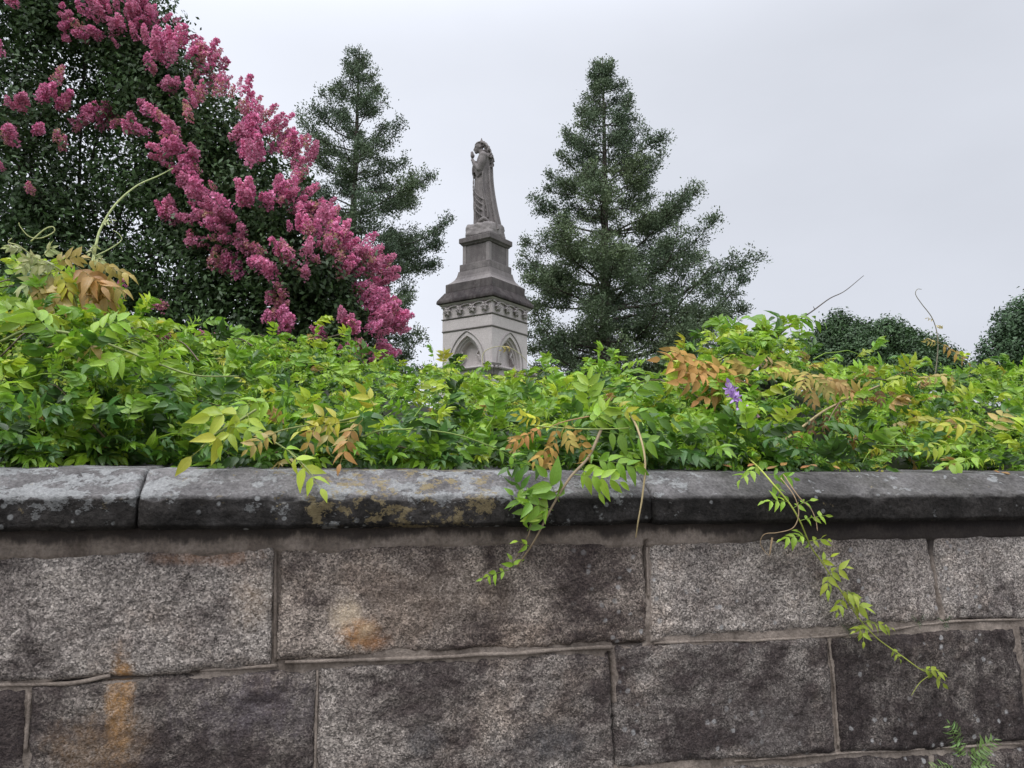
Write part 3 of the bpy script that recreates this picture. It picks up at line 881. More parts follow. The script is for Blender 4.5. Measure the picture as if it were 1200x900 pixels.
# yellow green leaves spilling over the coping at the left
spray('yellow_leaf_spray', 'large yellow green leaves spilling onto the coping left of the yellow lichen', 'vine',
      [([(300, 480, .12), (275, 496, .06), (250, 510, .0), (236, 524, -.04)], .003, .0018)],
      [L_((262, 508, .0), (226, 534, -.05), 1, 44, YEL, wr=(.38, .48)), L_((285, 486, .06), (246, 488, .0), 2, 46, YGR), L_((290, 484, .08), (296, 520, .0), 2, 36, YGR), L_((270, 500, .02), (300, 508, -.02), 2, 26, GRN),
       L_((280, 490, .05), (262, 520, 0), 2, 34, YGR), L_((320, 470, .2), (280, 476, .15), 3, 36, GRN)], 6)
spray('yellow_leaf_spray', 'row of ochre and yellow leaflets on an arching stem above the coping', 'vine',
      [([(430, 486, .15), (395, 494, .08), (350, 500, .03), (318, 508, .0), (295, 520, -.02)], .0028, .0014)],
      [L_((330, 504, .0), (292, 526, -.04), 4, 26, TAN), L_((400, 492, .06), (366, 486, .04), 2, 32, YEL), L_((410, 494, .06), (352, 506, .02), 4, 30, YEL), L_((415, 496, .05), (400, 540, 0), 3, 32, PEACH),
       L_((370, 498, .03), (358, 532, 0), 2, 28, ORG), L_((425, 492, .08), (404, 518, .03), 3, 32, TAN), L_((440, 480, .15), (428, 458, .15), 2, 34, YEL), L_((385, 494, .05), (384, 520, .02), 2, 26, TAN)], 7)
spray('yellow_leaf_spray', 'small yellow green leaf tip dangling across the lichened middle coping stone', 'vine',
      [([(322, 518, .03), (340, 530, -.02), (356, 545, -.07), (370, 562, -.10)], .0022, .0012)],
      [L_((338, 528, -.03), (376, 572, -.12), 3, 32, YGR, sag=.02), L_((330, 524, 0), (352, 536, -.04), 1, 26, GRN)], 8)
# bare hanging stem
spray('hanging_stem', 'thin bare tan stem hanging down past the coping joint', 'vine',
      [([(735, 478, .05), (748, 505, -.03), (756, 540, -.09), (753, 580, -.10), (748, 610, -.10), (745, 630, -.08)], .0034, .0016)],
      [L_((722, 476, .06), (740, 486, .0), 2, 20, YEL)], 9, (.32, .25, .13))
# the long trailing vine at the right
tr = [(868, 528, .32), (876, 536, .16), (890, 549, .0), (905, 566, -.09), (925, 590, -.11), (938, 612, -.11), (950, 640, -.07), (964, 660, -.05), (985, 692, -.05), (1006, 724, -.05), (1028, 748, -.05), (1056, 768, -.05), (1080, 785, -.05), (1094, 788, -.05)]
YG2 = np.array((.34, .42, .05))
spray('trailing_vine', 'long yellow green trailing vine running diagonally down the granite', 'vine',
      [(tr, .0026, .0013), ([(1092, 790, -.045), (1078, 800, -.04), (1068, 815, -.035)], .0013, .0006)],
      [L_((890, 545, -.04), (868, 562, -.09), 3, 22, GRN), L_((900, 556, -.07), (930, 560, -.1), 3, 20, MID), L_((905, 565, -.09), (918, 580, -.1), 2, 22, MID), L_((925, 588, -.11), (896, 588, -.12), 3, 22, GRN), L_((930, 595, -.11), (950, 586, -.12), 2, 20, GRN),
       L_((938, 610, -.11), (968, 604, -.12), 3, 18, GRN), L_((945, 628, -.1), (916, 632, -.11), 3, 20, GRN), L_((948, 634, -.09), (970, 632, -.1), 2, 18, YGR), L_((950, 640, -.08), (935, 622, -.1), 2, 18, GRN),
       L_((970, 672, -.06), (992, 665, -.08), 2, 22, YG2), L_((970, 672, -.06), (970, 690, -.08), 2, 22, YG2), L_((962, 658, -.06), (974, 652, -.08), 1, 18, YGR), L_((985, 692, -.06), (1004, 700, -.08), 3, 22, YG2), L_((988, 700, -.06), (982, 716, -.07), 2, 18, YG2),
       L_((995, 708, -.06), (1014, 712, -.08), 2, 24, YG2), L_((1008, 728, -.06), (1044, 736, -.08), 4, 18, YG2), L_((1010, 728, -.06), (1012, 750, -.08), 2, 18, YG2), L_((1018, 736, -.06), (1002, 740, -.08), 2, 16, YG2), L_((1044, 760, -.06), (1054, 772, -.07), 2, 12, YG2),
       L_((1080, 784, -.06), (1104, 788, -.08), 3, 16, YG2), L_((1088, 786, -.06), (1104, 800, -.07), 2, 16, YG2)], 10, (.34, .38, .07))
spray('dry_straw', 'curled dry straw coloured tendril caught on the trailing vine under the coping', 'vine',
      [([(915, 560, -.09), (930, 580, -.12), (936, 600, -.12), (930, 618, -.11), (912, 624, -.08), (896, 626, -.06), (891, 636, -.05), (896, 646, -.05), (902, 652, -.05)], .0015, .0008),
       ([(918, 556, -.09), (936, 582, -.12), (950, 596, -.12), (956, 610, -.12), (958, 622, -.12)], .0016, .001), ([(905, 630, -.06), (902, 650, -.06)], .003, .0015)], [], 11, (.34, .24, .14))
# tendrils against the sky
spray('bare_twig', 'straight dark bare twig pointing up into the sky at the right', 'vine',
      [([(905, 400, 1.05), (925, 382, 1.1), (950, 366, 1.1), (972, 350, 1.1), (990, 341, 1.1), (1012, 323, 1.1)], .0045, .0014), ([(955, 363, 1.1), (953, 359, 1.1)], .002, .001), ([(898, 402, 1.05), (912, 388, 1.05), (922, 374, 1.08)], .004, .002)],
      [L_((925, 382, 1.08), (880, 372, 1.05), 2, 26, MID), L_((922, 376, 1.08), (908, 372, 1.05), 3, 20, DRK), L_((930, 380, 1.08), (940, 368, 1.1), 3, 22, MID), L_((940, 374, 1.08), (965, 378, 1.1), 2, 20, MID), L_((912, 385, 1.05), (872, 398, 1), 2, 32, MID), L_((920, 392, 1.05), (896, 400, 1), 2, 28, GRN)], 12, (.07, .055, .045))
spray('climbing_tendril', 'slender hooked tendril rising against the sky above the round dark tree', 'vine',
      [([(1096, 440, 1.3), (1099, 410, 1.3), (1098, 390, 1.3), (1092, 372, 1.3), (1080, 356, 1.3), (1073, 345, 1.3), (1075, 339, 1.3), (1080, 339, 1.3)], .003, .0012)],
      [L_((1098, 384, 1.3), (1104, 382, 1.3), 3, 5, TAN), L_((1094, 375, 1.3), (1086, 373, 1.3), 2, 4, TAN), L_((1098, 400, 1.3), (1132, 424, 1.25), 4, 12, ORG), L_((1099, 402, 1.3), (1085, 400, 1.25), 3, 8, TAN)], 13, (.17, .15, .10))
spray('arching_tendril', 'thin pale tendril looping across the niches of the monument', 'vine',
      [([(566, 432, 2.3), (566, 415, 2.3), (575, 408, 2.3), (590, 406, 2.3), (604, 411, 2.3), (618, 424, 2.3), (632, 446, 2.3)], .0028, .0016)],
      [L_((600, 408, 2.3), (588, 410, 2.28), 2, 6, TAN)], 14, (.36, .33, .20))
# long stems lying across the bank
spray('lying_stem', 'pale green stem lying level across the leaves left of the middle', 'vine',
      [([(424, 512, .12), (450, 504, .1), (500, 504, .08), (545, 512, .08), (590, 530, .1)], .0026, .0014)], [L_((560, 516, .1), (620, 548, .04), 4, 20, MID)], 15, (.20, .27, .07))
spray('lying_stem', 'pale green stem crossing in front of the hanging shoot leaves', 'vine', [([(622, 498, .1), (650, 501, .0), (690, 503, -.03), (730, 502, 0), (742, 500, .03)], .0024, .0014)], [], 16, (.24, .30, .08))
spray('lying_stem', 'tan woody stem slanting across the leaves right of the purple flower', 'vine',
      [([(872, 548, .16), (925, 512, .2), (965, 482, .35), (1000, 465, .5), (1030, 452, .6)], .0048, .003), ([(880, 552, .16), (930, 510, .22), (968, 480, .36)], .004, .002)], [L_((1000, 465, .5), (1012, 452, .45), 3, 16, TAN)], 17, (.26, .20, .10))
spray('lying_stem', 'green stem arching over the leaves below the tawny clump at the left', 'vine',
      [([(2, 400, .5), (30, 388, .45), (65, 388, .4), (105, 396, .38), (150, 412, .36), (190, 428, .34), (230, 440, .32), (280, 441, .35)], .0048, .0022)],
      [L_((190, 428, .34), (178, 412, .3), 3, 24, GRN), L_((150, 412, .36), (120, 430, .3), 4, 30, GRN), L_((108, 400, .36), (104, 425, .32), 1, 30, TAN), L_((60, 388, .4), (30, 360, .38), 4, 34, GRN), L_((100, 395, .38), (150, 372, .36), 4, 32, GRN), L_((30, 390, .42), (0, 352, .4), 3, 34, GRN)], 18, (.20, .24, .08))
# brown dead leaves in the right hump
spray('dead_leaf_cluster', 'brown withered leaves hanging in the vines below the right hump', 'vine',
      [([(985, 470, .3), (975, 485, .25), (968, 500, .2)], .002, .001)],
      [L_((968, 482, .25), (966, 504, .22), 3, 14, (.15, .085, .045), droop=(.6, 1.1)), L_((955, 488, .25), (950, 510, .22), 3, 14, (.14, .08, .04), droop=(.6, 1.1)), L_((984, 468, .3), (982, 486, .27), 3, 13, (.16, .09, .045), droop=(.6, 1.1)),
       L_((935, 500, .2), (934, 522, .17), 1, 20, (.34, .16, .05)), L_((1030, 455, .4), (1032, 470, .38), 3, 14, (.17, .1, .05)), L_((1015, 455, .4), (1012, 468, .38), 3, 12, (.15, .085, .045))], 19, (.16, .10, .06), leafmat=LEAF_DRY)
spray('tan_leaf_spray', 'dusty tan pink leaf tuft in the right hump of vines', 'vine',
      [([(990, 450, .6), (965, 444, .5), (945, 438, .5)], .003, .0015)],
      [L_((950, 438, .5), (990, 452, .42), 6, 20, (.44, .30, .12)), L_((945, 436, .5), (972, 462, .42), 6, 20, (.40, .31, .11)), L_((950, 432, .5), (938, 455, .42), 5, 20, (.38, .32, .09)), L_((920, 430, .7), (880, 424, .6), 5, 16, (.50, .34, .17)), L_((905, 426, .7), (930, 440, .6), 5, 20, TAN),
       L_((960, 440, .5), (1000, 462, .42), 6, 22, (.46, .29, .12)), L_((940, 432, .52), (952, 470, .44), 6, 22, (.36, .24, .09)), L_((930, 425, .6), (905, 440, .5), 5, 18, TAN)], 20, (.26, .18, .1), leafmat=LEAF_DRY)
spray('yellow_leaf_spray', 'yellow green leaf spray below the hooked tendril at the right', 'vine',
      [([(1170, 510, .3), (1140, 498, .25), (1110, 497, .2)], .0028, .0014)],
      [L_((1150, 498, .25), (1105, 500, .18), 4, 28, YEL), L_((1160, 505, .25), (1180, 480, .25), 3, 26, TAN), L_((1120, 520, .12), (1080, 530, .08), 4, 24, YGR), L_((1150, 535, .1), (1105, 548, .04), 4, 28, GRN), L_((1120, 440, .8), (1080, 446, .7), 4, 20, TAN), L_((1060, 440, .8), (1040, 452, .7), 4, 18, YGR)], 21)

# purple wisteria flower
rng = np.random.default_rng(31)
root = empty('wisteria_flower', tuple(float(x) for x in W((855, 452, .35)))); tag(root, 'small drooping purple flower cluster among the leaves below the orange spray', 'flower')
a = Acc(); P = catmull([W(p) for p in ((852, 448, .4), (858, 460, .34), (870, 478, .3), (884, 493, .28))], 20); tube(a, P, np.linspace(.003, .0012, 20), 5, (.2, .16, .1)); build_under(a, 'stem', STEM, root)
a = Acc(); n = 90; k = rng.uniform(.15, 1, n); base = P[(k * 19).astype(int)] + rng.normal(0, .006, (n, 3))
d = norm(rng.normal(0, 1, (n, 3)) + UPV * .2)
cc = np.array([(.36, .20, .50), (.48, .30, .62), (.55, .40, .66)])[rng.integers(0, 3, n)]; cc[k > .8] = (.34, .20, .24)
leaflets(a, base, d, norm(rng.normal(0, 1, (n, 3))), rng.uniform(.016, .026, n) * (1.1 - k * .5), rng.uniform(.016, .022, n) * (1.1 - k * .5), rng.uniform(-.3, .6, n), rng.uniform(.1, .6, n), cc)
build_under(a, 'petals', PETAL, root)

# fallen leaves on the coping slope
rng = np.random.default_rng(37)
spots = [(876, 549), (898, 552), (915, 548), (938, 551), (958, 549), (985, 552), (1172, 556), (1184, 558), (640, 548), (858, 550)]
for i, (x, y) in enumerate(spots):
    a = Acc(); p = W((x, y, .02)) + UPV * .006
    root = empty('fallen_leaf', tuple(float(q) for q in p))
    c = [(.36, .17, .07), (.30, .18, .08), (.42, .24, .08)][i % 3]
    d = norm(np.array([rng.normal(), rng.normal() * .4, .0]) + 1e-3)
    leaflets(a, p[None], d[None], norm(UPV * .9 - M_DIR * .5)[None], np.array([rng.uniform(.02, .035)]), np.array([rng.uniform(.012, .018)]), np.array([-.3]), np.array([.5]), np.array([c]))
    o = build_under(a, 'fallen_leaf', LEAF_DRY, root); o.parent = None; o.location = root.location; bpy.data.objects.remove(root)
    tag(o, 'curled orange brown dead leaf lying on top of the coping', 'dead leaf', 'fallen leaves along the coping')

# fern and joint tufts
FERN = np.array((.23, .36, .11))


def fern(name, label, fr, seed, c=FERN, cat='fern', group=None):
    rng = np.random.default_rng(seed)
    p = W(fr[0][0]); root = empty(name, tuple(float(x) for x in p)); tag(root, label, cat, group)
    for b, t, pr, l in fr:
        a = Acc(); leaf_px(a, b, t, pr, l * .85, c * rng.uniform(.8, 1.2), rng, sag=.06, wr=(.2, .27), ang=(68, 82), droop=(0, .3), start=.12)
        build_under(a, 'frond', LEAF, root)


fern('fern', 'small lacy green fern growing from the lowest joint at the right', [
    ((1128, 895, .0), (1112, 845, -.05), 10, 12), ((1128, 895, .0), (1122, 850, -.03), 9, 10), ((1130, 890, 0), (1166, 866, -.06), 11, 14), ((1128, 898, 0), (1160, 896, -.05), 9, 12),
    ((1126, 898, 0), (1090, 900, -.05), 9, 11), ((1128, 898, 0), (1140, 915, -.06), 9, 12), ((1128, 896, 0), (1158, 880, -.03), 8, 10), ((1127, 898, 0), (1108, 912, -.05), 8, 10)], 41)
for i, (x, y, lab) in enumerate(((1076, 727, 'tiny green weed rooted in the joint left of the slanting right joint'), (1107, 729, 'tiny green weed rooted at the foot of the slanting right joint'), (995, 738, 'tiny green weed in the joint just behind the trailing vine'))):
    fern('joint_weed', lab, [((x, y, -.002), (x - 8, y - 5, -.025), 3, 5), ((x, y, -.002), (x + 7, y - 6, -.025), 3, 5), ((x, y, -.002), (x + 2, y + 7, -.02), 3, 5)], 50 + i, np.array((.07, .12, .06)), 'weed', 'weeds in the wall joints')

# ------------------------------------------------------------------ monument
MY = 16.0
mc = at(568, 570, MY)
A0 = R(-34.8)
mon = empty('monument', (float(mc[0]), float(mc[1]), 1.35), A0)
tag(mon, 'tall stepped stone monument with pointed arch niches rising behind the vines', 'monument')
BZ = 1.35


def hz(py, w):
    return float(at(577, py, MY - .70 * w)[2]) - BZ


def frust(acc, levels, dirt, soot_shade=0.0):
    """square section lofted through (half width, z)"""
    V = []; n = len(levels)
    for h, z in levels: V += [(-h, -h, z), (h, -h, z), (h, h, z), (-h, h, z)]
    Q = [(k * 4 + j, k * 4 + (j + 1) % 4, k * 4 + 4 + (j + 1) % 4, k * 4 + 4 + j) for k in range(n - 1) for j in range(4)]
    Q += [(3, 2, 1, 0), tuple((n - 1) * 4 + j for j in range(4))]
    acc.add(V, Q, c=(dirt, soot_shade, 0))


def bevelled(acc, name, parent, w=.012, mat=None):
    o = acc.build(name, mat or MARBLE, parent, smooth=False)
    m = o.modifiers.new('soft', 'BEVEL'); m.width = w; m.segments = 2; m.limit_method = 'ANGLE'; m.angle_limit = R(25)
    return o


w_sh = 1.26 / 2
z_line1, z_line2 = hz(366, 1.26), hz(380.5, 1.26)
z_ledge = hz(426, 1.26)
z_fr0 = hz(346.5, 1.40)
# arch cutters
def arch_poly(a, r, z0, nseg=14):
    """pointed arch outline: half width a, arc radius r, springing at z0"""
    L = []
    am = math.acos((r - a) / r)
    for k in range(nseg + 1):
        t = am * k / nseg
        L.append((-(a - r) - r + 0 + (r - r * math.cos(t)) - (0) + (0) - a + a, 0))
    pts = []
    for k in range(nseg + 1):
        t = am * k / nseg; pts.append(((a - r) + r * math.cos(t), z0 + r * math.sin(t)))
    left = [(-x, z) for x, z in pts[::-1][1:]]
    return pts + left            # from right springing over the apex to left springing


def prism_obj(poly, y0, y1, rot):
    bm = bmesh.new()
    f = [bm.verts.new((x, y0, z)) for x, z in poly]; b = [bm.verts.new((x, y1, z)) for x, z in poly]
    n = len(poly)
    bm.faces.new(f); bm.faces.new(b[::-1])
    for i in range(n): bm.faces.new((f[(i + 1) % n], f[i], b[i], b[(i + 1) % n]))
    bmesh.ops.recalc_face_normals(bm, faces=bm.faces)
    bmesh.ops.rotate(bm, verts=bm.verts, cent=(0, 0, 0), matrix=Matrix.Rotation(rot, 3, 'Z'))
    me = bpy.data.meshes.new('cut'); bm.to_mesh(me); bm.free()
    o = bpy.data.objects.new('cut', me); col.objects.link(o); return o


sh = Acc(); frust(sh, [(w_sh, z_ledge - .02), (w_sh, z_line1 + .0)], 0.0)
sh_o = sh.build('shaft', MARBLE, mon, smooth=False)
cuts = []
for rot in (0, math.pi / 2, math.pi, -math.pi / 2):
    for (a, r, d) in ((.375, .62, .05), (.335, .565, .09), (.30, .52, .20)):
        poly = arch_poly(a, r, z_ledge + .06)
        poly = [(a, z_ledge + .004)] + poly + [(-a, z_ledge + .004)]
        cuts.append(prism_obj(poly, -w_sh - .05, -w_sh + d, rot))
for c_ in cuts:
    b = sh_o.modifiers.new('b', 'BOOLEAN'); b.operation = 'DIFFERENCE'; b.object = c_; b.solver = 'EXACT'
# cutters must live in the shaft's frame
for c_ in cuts: c_.parent = mon
bpy.context.view_layer.update()
dg = bpy.context.evaluated_depsgraph_get()
me = bpy.data.meshes.new_from_object(sh_o.evaluated_get(dg))
sh_o.modifiers.clear(); sh_o.data = me; me.name = 'shaft'
for c_ in cuts:
    m_ = c_.data; bpy.data.objects.remove(c_); bpy.data.meshes.remove(m_)
if 'tint' not in me.color_attributes:
    ca = me.color_attributes.new('tint', 'FLOAT_COLOR', 'POINT')
ca = me.color_attributes['tint']
buf = np.zeros((len(me.vertices), 4), np.float32); buf[:, 3] = 1
if len(ca.data) == len(me.vertices): ca.data.foreach_set('color', buf.ravel())
# hood mouldings and cusps
for rot in (0, math.pi / 2, math.pi, -math.pi / 2):
    poly = arch_poly(.455, .72, z_ledge + .06, 18)
    P = np.array([(.455, 0, z_ledge + .01)] + [(x, 0, z) for x, z in poly] + [(-.455, 0, z_ledge + .01)])
    P[:, 1] = -w_sh - .004
    c, s = math.cos(rot), math.sin(rot)
    P = np.stack([P[:, 0] * c - P[:, 1] * s, P[:, 0] * s + P[:, 1] * c, P[:, 2]], -1)
    a = Acc(); tube(a, P, .017, 6, (.45, 0, 0)); a.build('hood_moulding', MARBLE, mon)
    for sd in (-1, 1):
        a = Acc()
        cu = np.array([(sd * .285, -w_sh + .12, z_ledge + .10), (sd * .235, -w_sh + .12, z_ledge + .20), (sd * .17, -w_sh + .12, z_ledge + .24), (sd * .20, -w_sh + .12, z_ledge + .29), (sd * .215, -w_sh + .12, z_ledge + .34)])
        cu = catmull(cu, 18)
        cu = np.stack([cu[:, 0] * c - cu[:, 1] * s, cu[:, 0] * s + cu[:, 1] * c, cu[:, 2]], -1)
        tube(a, cu, .024, 6, (.2, 0, 0))
        a.build('niche_cusp', MARBLE, mon)
# string courses, frieze and cornice
a = Acc(); frust(a, [(w_sh + .003, z_line2 - .035), (w_sh + .02, z_line2 - .012), (w_sh + .02, z_line2 + .0)], .75); bevelled(a, 'string_course', mon, .004)
a = Acc(); frust(a, [(w_sh + .010, z_line2 + .0015), (w_sh + .010, z_line1 - .030)], 0.0); bevelled(a, 'band', mon, .006)
a = Acc(); frust(a, [(w_sh + .004, z_line1 - .029), (w_sh + .03, z_line1 - .008), (w_sh + .03, z_line1 + .004)], .75); bevelled(a, 'string_course', mon, .004)
a = Acc(); frust(a, [(w_sh + .005, z_line1 + .005), (w_sh + .005, z_fr0 - .06)], .12); bevelled(a, 'frieze', mon, .006)
z_c1, z_c2 = 5.40 - BZ, 5.60 - BZ
a = Acc(); frust(a, [(w_sh + .02, z_fr0 - .059), (w_sh + .05, z_fr0 - .03), (w_sh + .07, z_fr0 - .005)], .3); bevelled(a, 'cornice_moulding', mon, .006)
a = Acc(); frust(a, [(.715, z_fr0 - .004), (.735, z_fr0 + .01), (.735, z_c1 - .01), (.728, z_c1 + .02), (.612, z_c2 + .0)], 1.0, .95); bevelled(a, 'cornice', mon, .008)
print('monument z', z_ledge, z_line2, z_line1, z_fr0, z_c1, z_c2)
z_b1, z_s1, z_s2, z_d1, z_cap = 5.775 - BZ, 6.07 - BZ, 6.225 - BZ, 6.68 - BZ, 6.80 - BZ
a = Acc(); frust(a, [(.600, z_c2 + .0), (.600, z_b1)], .92, .6); bevelled(a, 'plinth', mon, .01)
lv = [(.598, z_b1 + .001), (.565, z_b1 + .02), (.51, z_b1 + .065), (.462, z_b1 + .12), (.432, z_b1 + .185), (.415, z_s1 - .03), (.410, z_s1)]
a = Acc(); frust(a, lv, .75, .2); a.build('sloped_step', MARBLE, mon, smooth=False)
a = Acc(); frust(a, [(.395, z_s1 + .002), (.395, z_s2)], .78, .25); bevelled(a, 'upper_plinth', mon, .012)
a = Acc(); frust(a, [(.335, z_s2 + .001), (.335, z_d1 - .05)], .8, .3)
hd = .335
for sx in (-1, 1):
    for sy in (-1, 1):      # corner pilasters
        x, y = sx * (hd - .028), sy * (hd - .028)
        box(a, x - .042, x + .042, y - .042, y + .042, z_s2 + .001, z_d1 - .051, (.66, 0, 0))
bevelled(a, 'die_block', mon, .006)
a = Acc(); frust(a, [(.352, z_d1 - .049), (.372, z_d1 - .03), (.372, z_d1 - .02), (.408, z_d1 + .012), (.408, z_cap - .01), (.395, z_cap)], .85, .4); bevelled(a, 'cap', mon, .006)
# carved bosses in the frieze
rngm = np.random.default_rng(77)
for rot in (0, math.pi / 2, math.pi, -math.pi / 2):
    c, s = math.cos(rot), math.sin(rot)
    for k in range(4):
        x = -.48 + k * .32; zc = (z_line1 + z_fr0 - .06) / 2 + .02
        a = Acc()
        for j in range(12):      # leafy rosette with a heavy heart
            th = j * math.pi / 6 + rngm.uniform(-.1, .1)
            rr = (.075, .05)[j % 2]
            p = np.array([(x + .3 * rr * math.cos(th), -w_sh - .005, zc + .3 * rr * math.sin(th)), (x + .75 * rr * math.cos(th), -w_sh - .06, zc + .8 * rr * math.sin(th)), (x + 1.2 * rr * math.cos(th), -w_sh - .04, zc + 1.3 * rr * math.sin(th) - .01)])
            p = catmull(p, 6); p = np.stack([p[:, 0] * c - p[:, 1] * s, p[:, 0] * s + p[:, 1] * c, p[:, 2]], -1)
            tube(a, p, [.012, .022, .028, .028, .022, .010], 6, (.45, 0, 0))
        p = np.array([(x, -w_sh, zc), (x, -w_sh - .05, zc), (x, -w_sh - .085, zc - .01)]); p = np.stack([p[:, 0] * c - p[:, 1] * s, p[:, 0] * s + p[:, 1] * c, p[:, 2]], -1)
        tube(a, catmull(p, 6), [.03, .04, .045, .04, .03, .012], 8, (.5, 0, 0))
        a.build('carved_boss', MARBLE, mon)
    # small arches between bosses
    a = Acc()
    for k in range(5):
        x0 = -.64 + k * .32
        P = np.array([(x0 + .16 + .15 * math.cos(t) - .16 + 0, -w_sh - .03, z_fr0 - .12 + .055 * math.sin(t)) for t in np.linspace(0, math.pi, 9)])
        P = P[np.abs(P[:, 0]) < w_sh + .03]
        if len(P) > 3:
            P = np.stack([P[:, 0] * c - P[:, 1] * s, P[:, 0] * s + P[:, 1] * c, P[:, 2]], -1); tube(a, P, .016, 6, (.3, 0, 0))
    a.build('frieze_arch', MARBLE, mon)
# ledge, corner capitals and pedestal hidden by the vines
a = Acc(); frust(a, [(w_sh + .02, z_ledge - .075), (w_sh + .045, z_ledge - .05), (w_sh + .045, z_ledge - .03), (w_sh + .01, z_ledge - .0195)], .3); bevelled(a, 'ledge', mon, .005)
a = Acc(); frust(a, [(w_sh - .02, .30), (w_sh - .02, z_ledge - .076)], .1); bevelled(a, 'pedestal', mon, .01)
a = Acc(); frust(a, [(.95, -.05), (.95, .15), (.78, .15), (.78, .299)], .7); bevelled(a, 'base_step', mon, .01)
for sx in (-1, 1):
    for sy in (-1, 1):
        a = Acc(); cx, cy = sx * (w_sh + .0), sy * (w_sh + .0)
        th = np.linspace(0, 2 * math.pi, 17)[:-1]
        for z0, z1, r0, r1 in ((z_ledge - .02, z_ledge + .005, .19, .20), (z_ledge - .06, z_ledge - .021, .15, .185)):
            V = [(cx + r * math.cos(t), cy + r * math.sin(t), z) for z, r in ((z0, r0), (z1, r1)) for t in th] + [(cx, cy, z0), (cx, cy, z1)]
            a.add(V, [(k, (k + 1) % 16, 16 + (k + 1) % 16, 16 + k) for k in range(16)], [(32, (k + 1) % 16, k) for k in range(16)] + [(33, 16 + k, 16 + (k + 1) % 16) for k in range(16)], c=(.35, 0, 0))
        for k in range(14):
            t = k * 2 * math.pi / 14
            P = np.array([(cx + r * math.cos(t), cy + r * math.sin(t), z) for r, z in ((.09, z_ledge - .24), (.12, z_ledge - .15), (.17, z_ledge - .08), (.20, z_ledge - .10), (.185, z_ledge - .13))])
            tube(a, catmull(P, 9), [.03, .03, .032, .034, .036, .036, .03, .022, .012], 6, (.55, 0, 0))
        tube(a, np.array([(cx, cy, .16), (cx, cy, z_ledge - .06)]), .085, 14, (.15, 0, 0))
        a.build('corner_capital', MARBLE, mon)

# ------------------------------------------------------------------ statue (body grown as one skin)
ZS = BZ + z_cap
sta = empty('statue', (float(mc[0]), float(mc[1]), ZS), 0.0)
tag(sta, 'grey stone statue of a robed long haired woman with bowed head on the monument', 'statue')
zt = 262.0
kx = MY / F_PX / (900 / 140.0)


def sx_(zx): return (zx - 445.0) * kx
def sz_(zy): return (735.0 - zy) * kx * 1.215 + .10


kx_z = 1.14
body = Acc()
rings = [(735, 352, 572, .27), (700, 355, 560, .262), (660, 358, 545, .25), (600, 355, 528, .238), (560, 353, 520, .228), (500, 351, 508, .215), (440, 352, 497, .205), (400, 354, 490, .198), (360, 356, 487, .19), (320, 358, 484, .185), (280, 362, 482, .195), (245, 368, 480, .215), (220, 376, 478, .225), (200, 386, 470, .205), (188, 394, 458, .14), (178, 398, 440, .085), (160, 394, 436, .075)]
NS = 72
th = np.linspace(0, 2 * math.pi, NS, endpoint=False)
rv = []
for zy, xf, xb, hw in rings:
    cx = (sx_(xf) + sx_(xb)) / 2; rx = (sx_(xb) - sx_(xf)) / 2
    t = max(0, min(1, (zy - 210) / 500))
    fold = 1 + (.08 + .11 * t) * t ** .4 * (np.sin(th * 9 + zy * .006 + 1.2 * np.sin(th * 2)) * .6 + np.sin(th * 15 + zy * .011) * .4)
    # cape shows a smooth straight back, folds gather at the front
    ff = np.where(np.cos(th) > .55, 1 + (fold - 1) * .35, fold)
    rv.append(np.stack([cx + rx * np.cos(th) * ff, hw * np.sin(th) * ff, np.full(NS, sz_(zy))], -1))
rv = np.array(rv); nr = len(rings)
# refine vertically
tt = np.linspace(0, nr - 1, 90); i0 = np.minimum(tt.astype(int), nr - 2); fr = (tt - i0)[:, None, None]
rf = rv[i0] * (1 - fr) + rv[i0 + 1] * fr
nr2 = len(rf); idx = np.arange(nr2 * NS).reshape(nr2, NS)
Q = np.stack([idx[:-1], np.roll(idx, -1, 1)[:-1], np.roll(idx, -1, 1)[1:], idx[1:]], -1).reshape(-1, 4)
V = np.vstack([rf.reshape(-1, 3), rf[0].mean(0), rf[-1].mean(0)])
T = [(nr2 * NS, (k + 1) % NS, k) for k in range(NS)] + [(nr2 * NS + 1, (nr2 - 1) * NS + k, (nr2 - 1) * NS + (k + 1) % NS) for k in range(NS)]
body.add(V, Q, T)


def ball(acc, c, r, n=12, c_=(1, 1, 1)):
    c = np.asarray(c, float); r = np.broadcast_to(np.asarray(r, float), (3,))
    la = np.linspace(-math.pi / 2, math.pi / 2, n)[1:-1]; lo = np.linspace(0, 2 * math.pi, 2 * n, endpoint=False)
    V = [c + r * np.array((math.cos(a) * math.cos(b), math.cos(a) * math.sin(b), math.sin(a))) for a in la for b in lo]
    m = 2 * n; k = len(la)
    Q = [(i * m + j, i * m + (j + 1) % m, (i + 1) * m + (j + 1) % m, (i + 1) * m + j) for i in range(k - 1) for j in range(m)]
    V += [c - np.array((0, 0, r[2])), c + np.array((0, 0, r[2]))]
    T = [(k * m, (j + 1) % m, j) for j in range(m)] + [(k * m + 1, (k - 1) * m + j, (k - 1) * m + (j + 1) % m) for j in range(m)]
    acc.add(V, Q, T, c=c_)


def S(zx, zy, y=0.0): return np.array((sx_(zx), y, sz_(zy)))


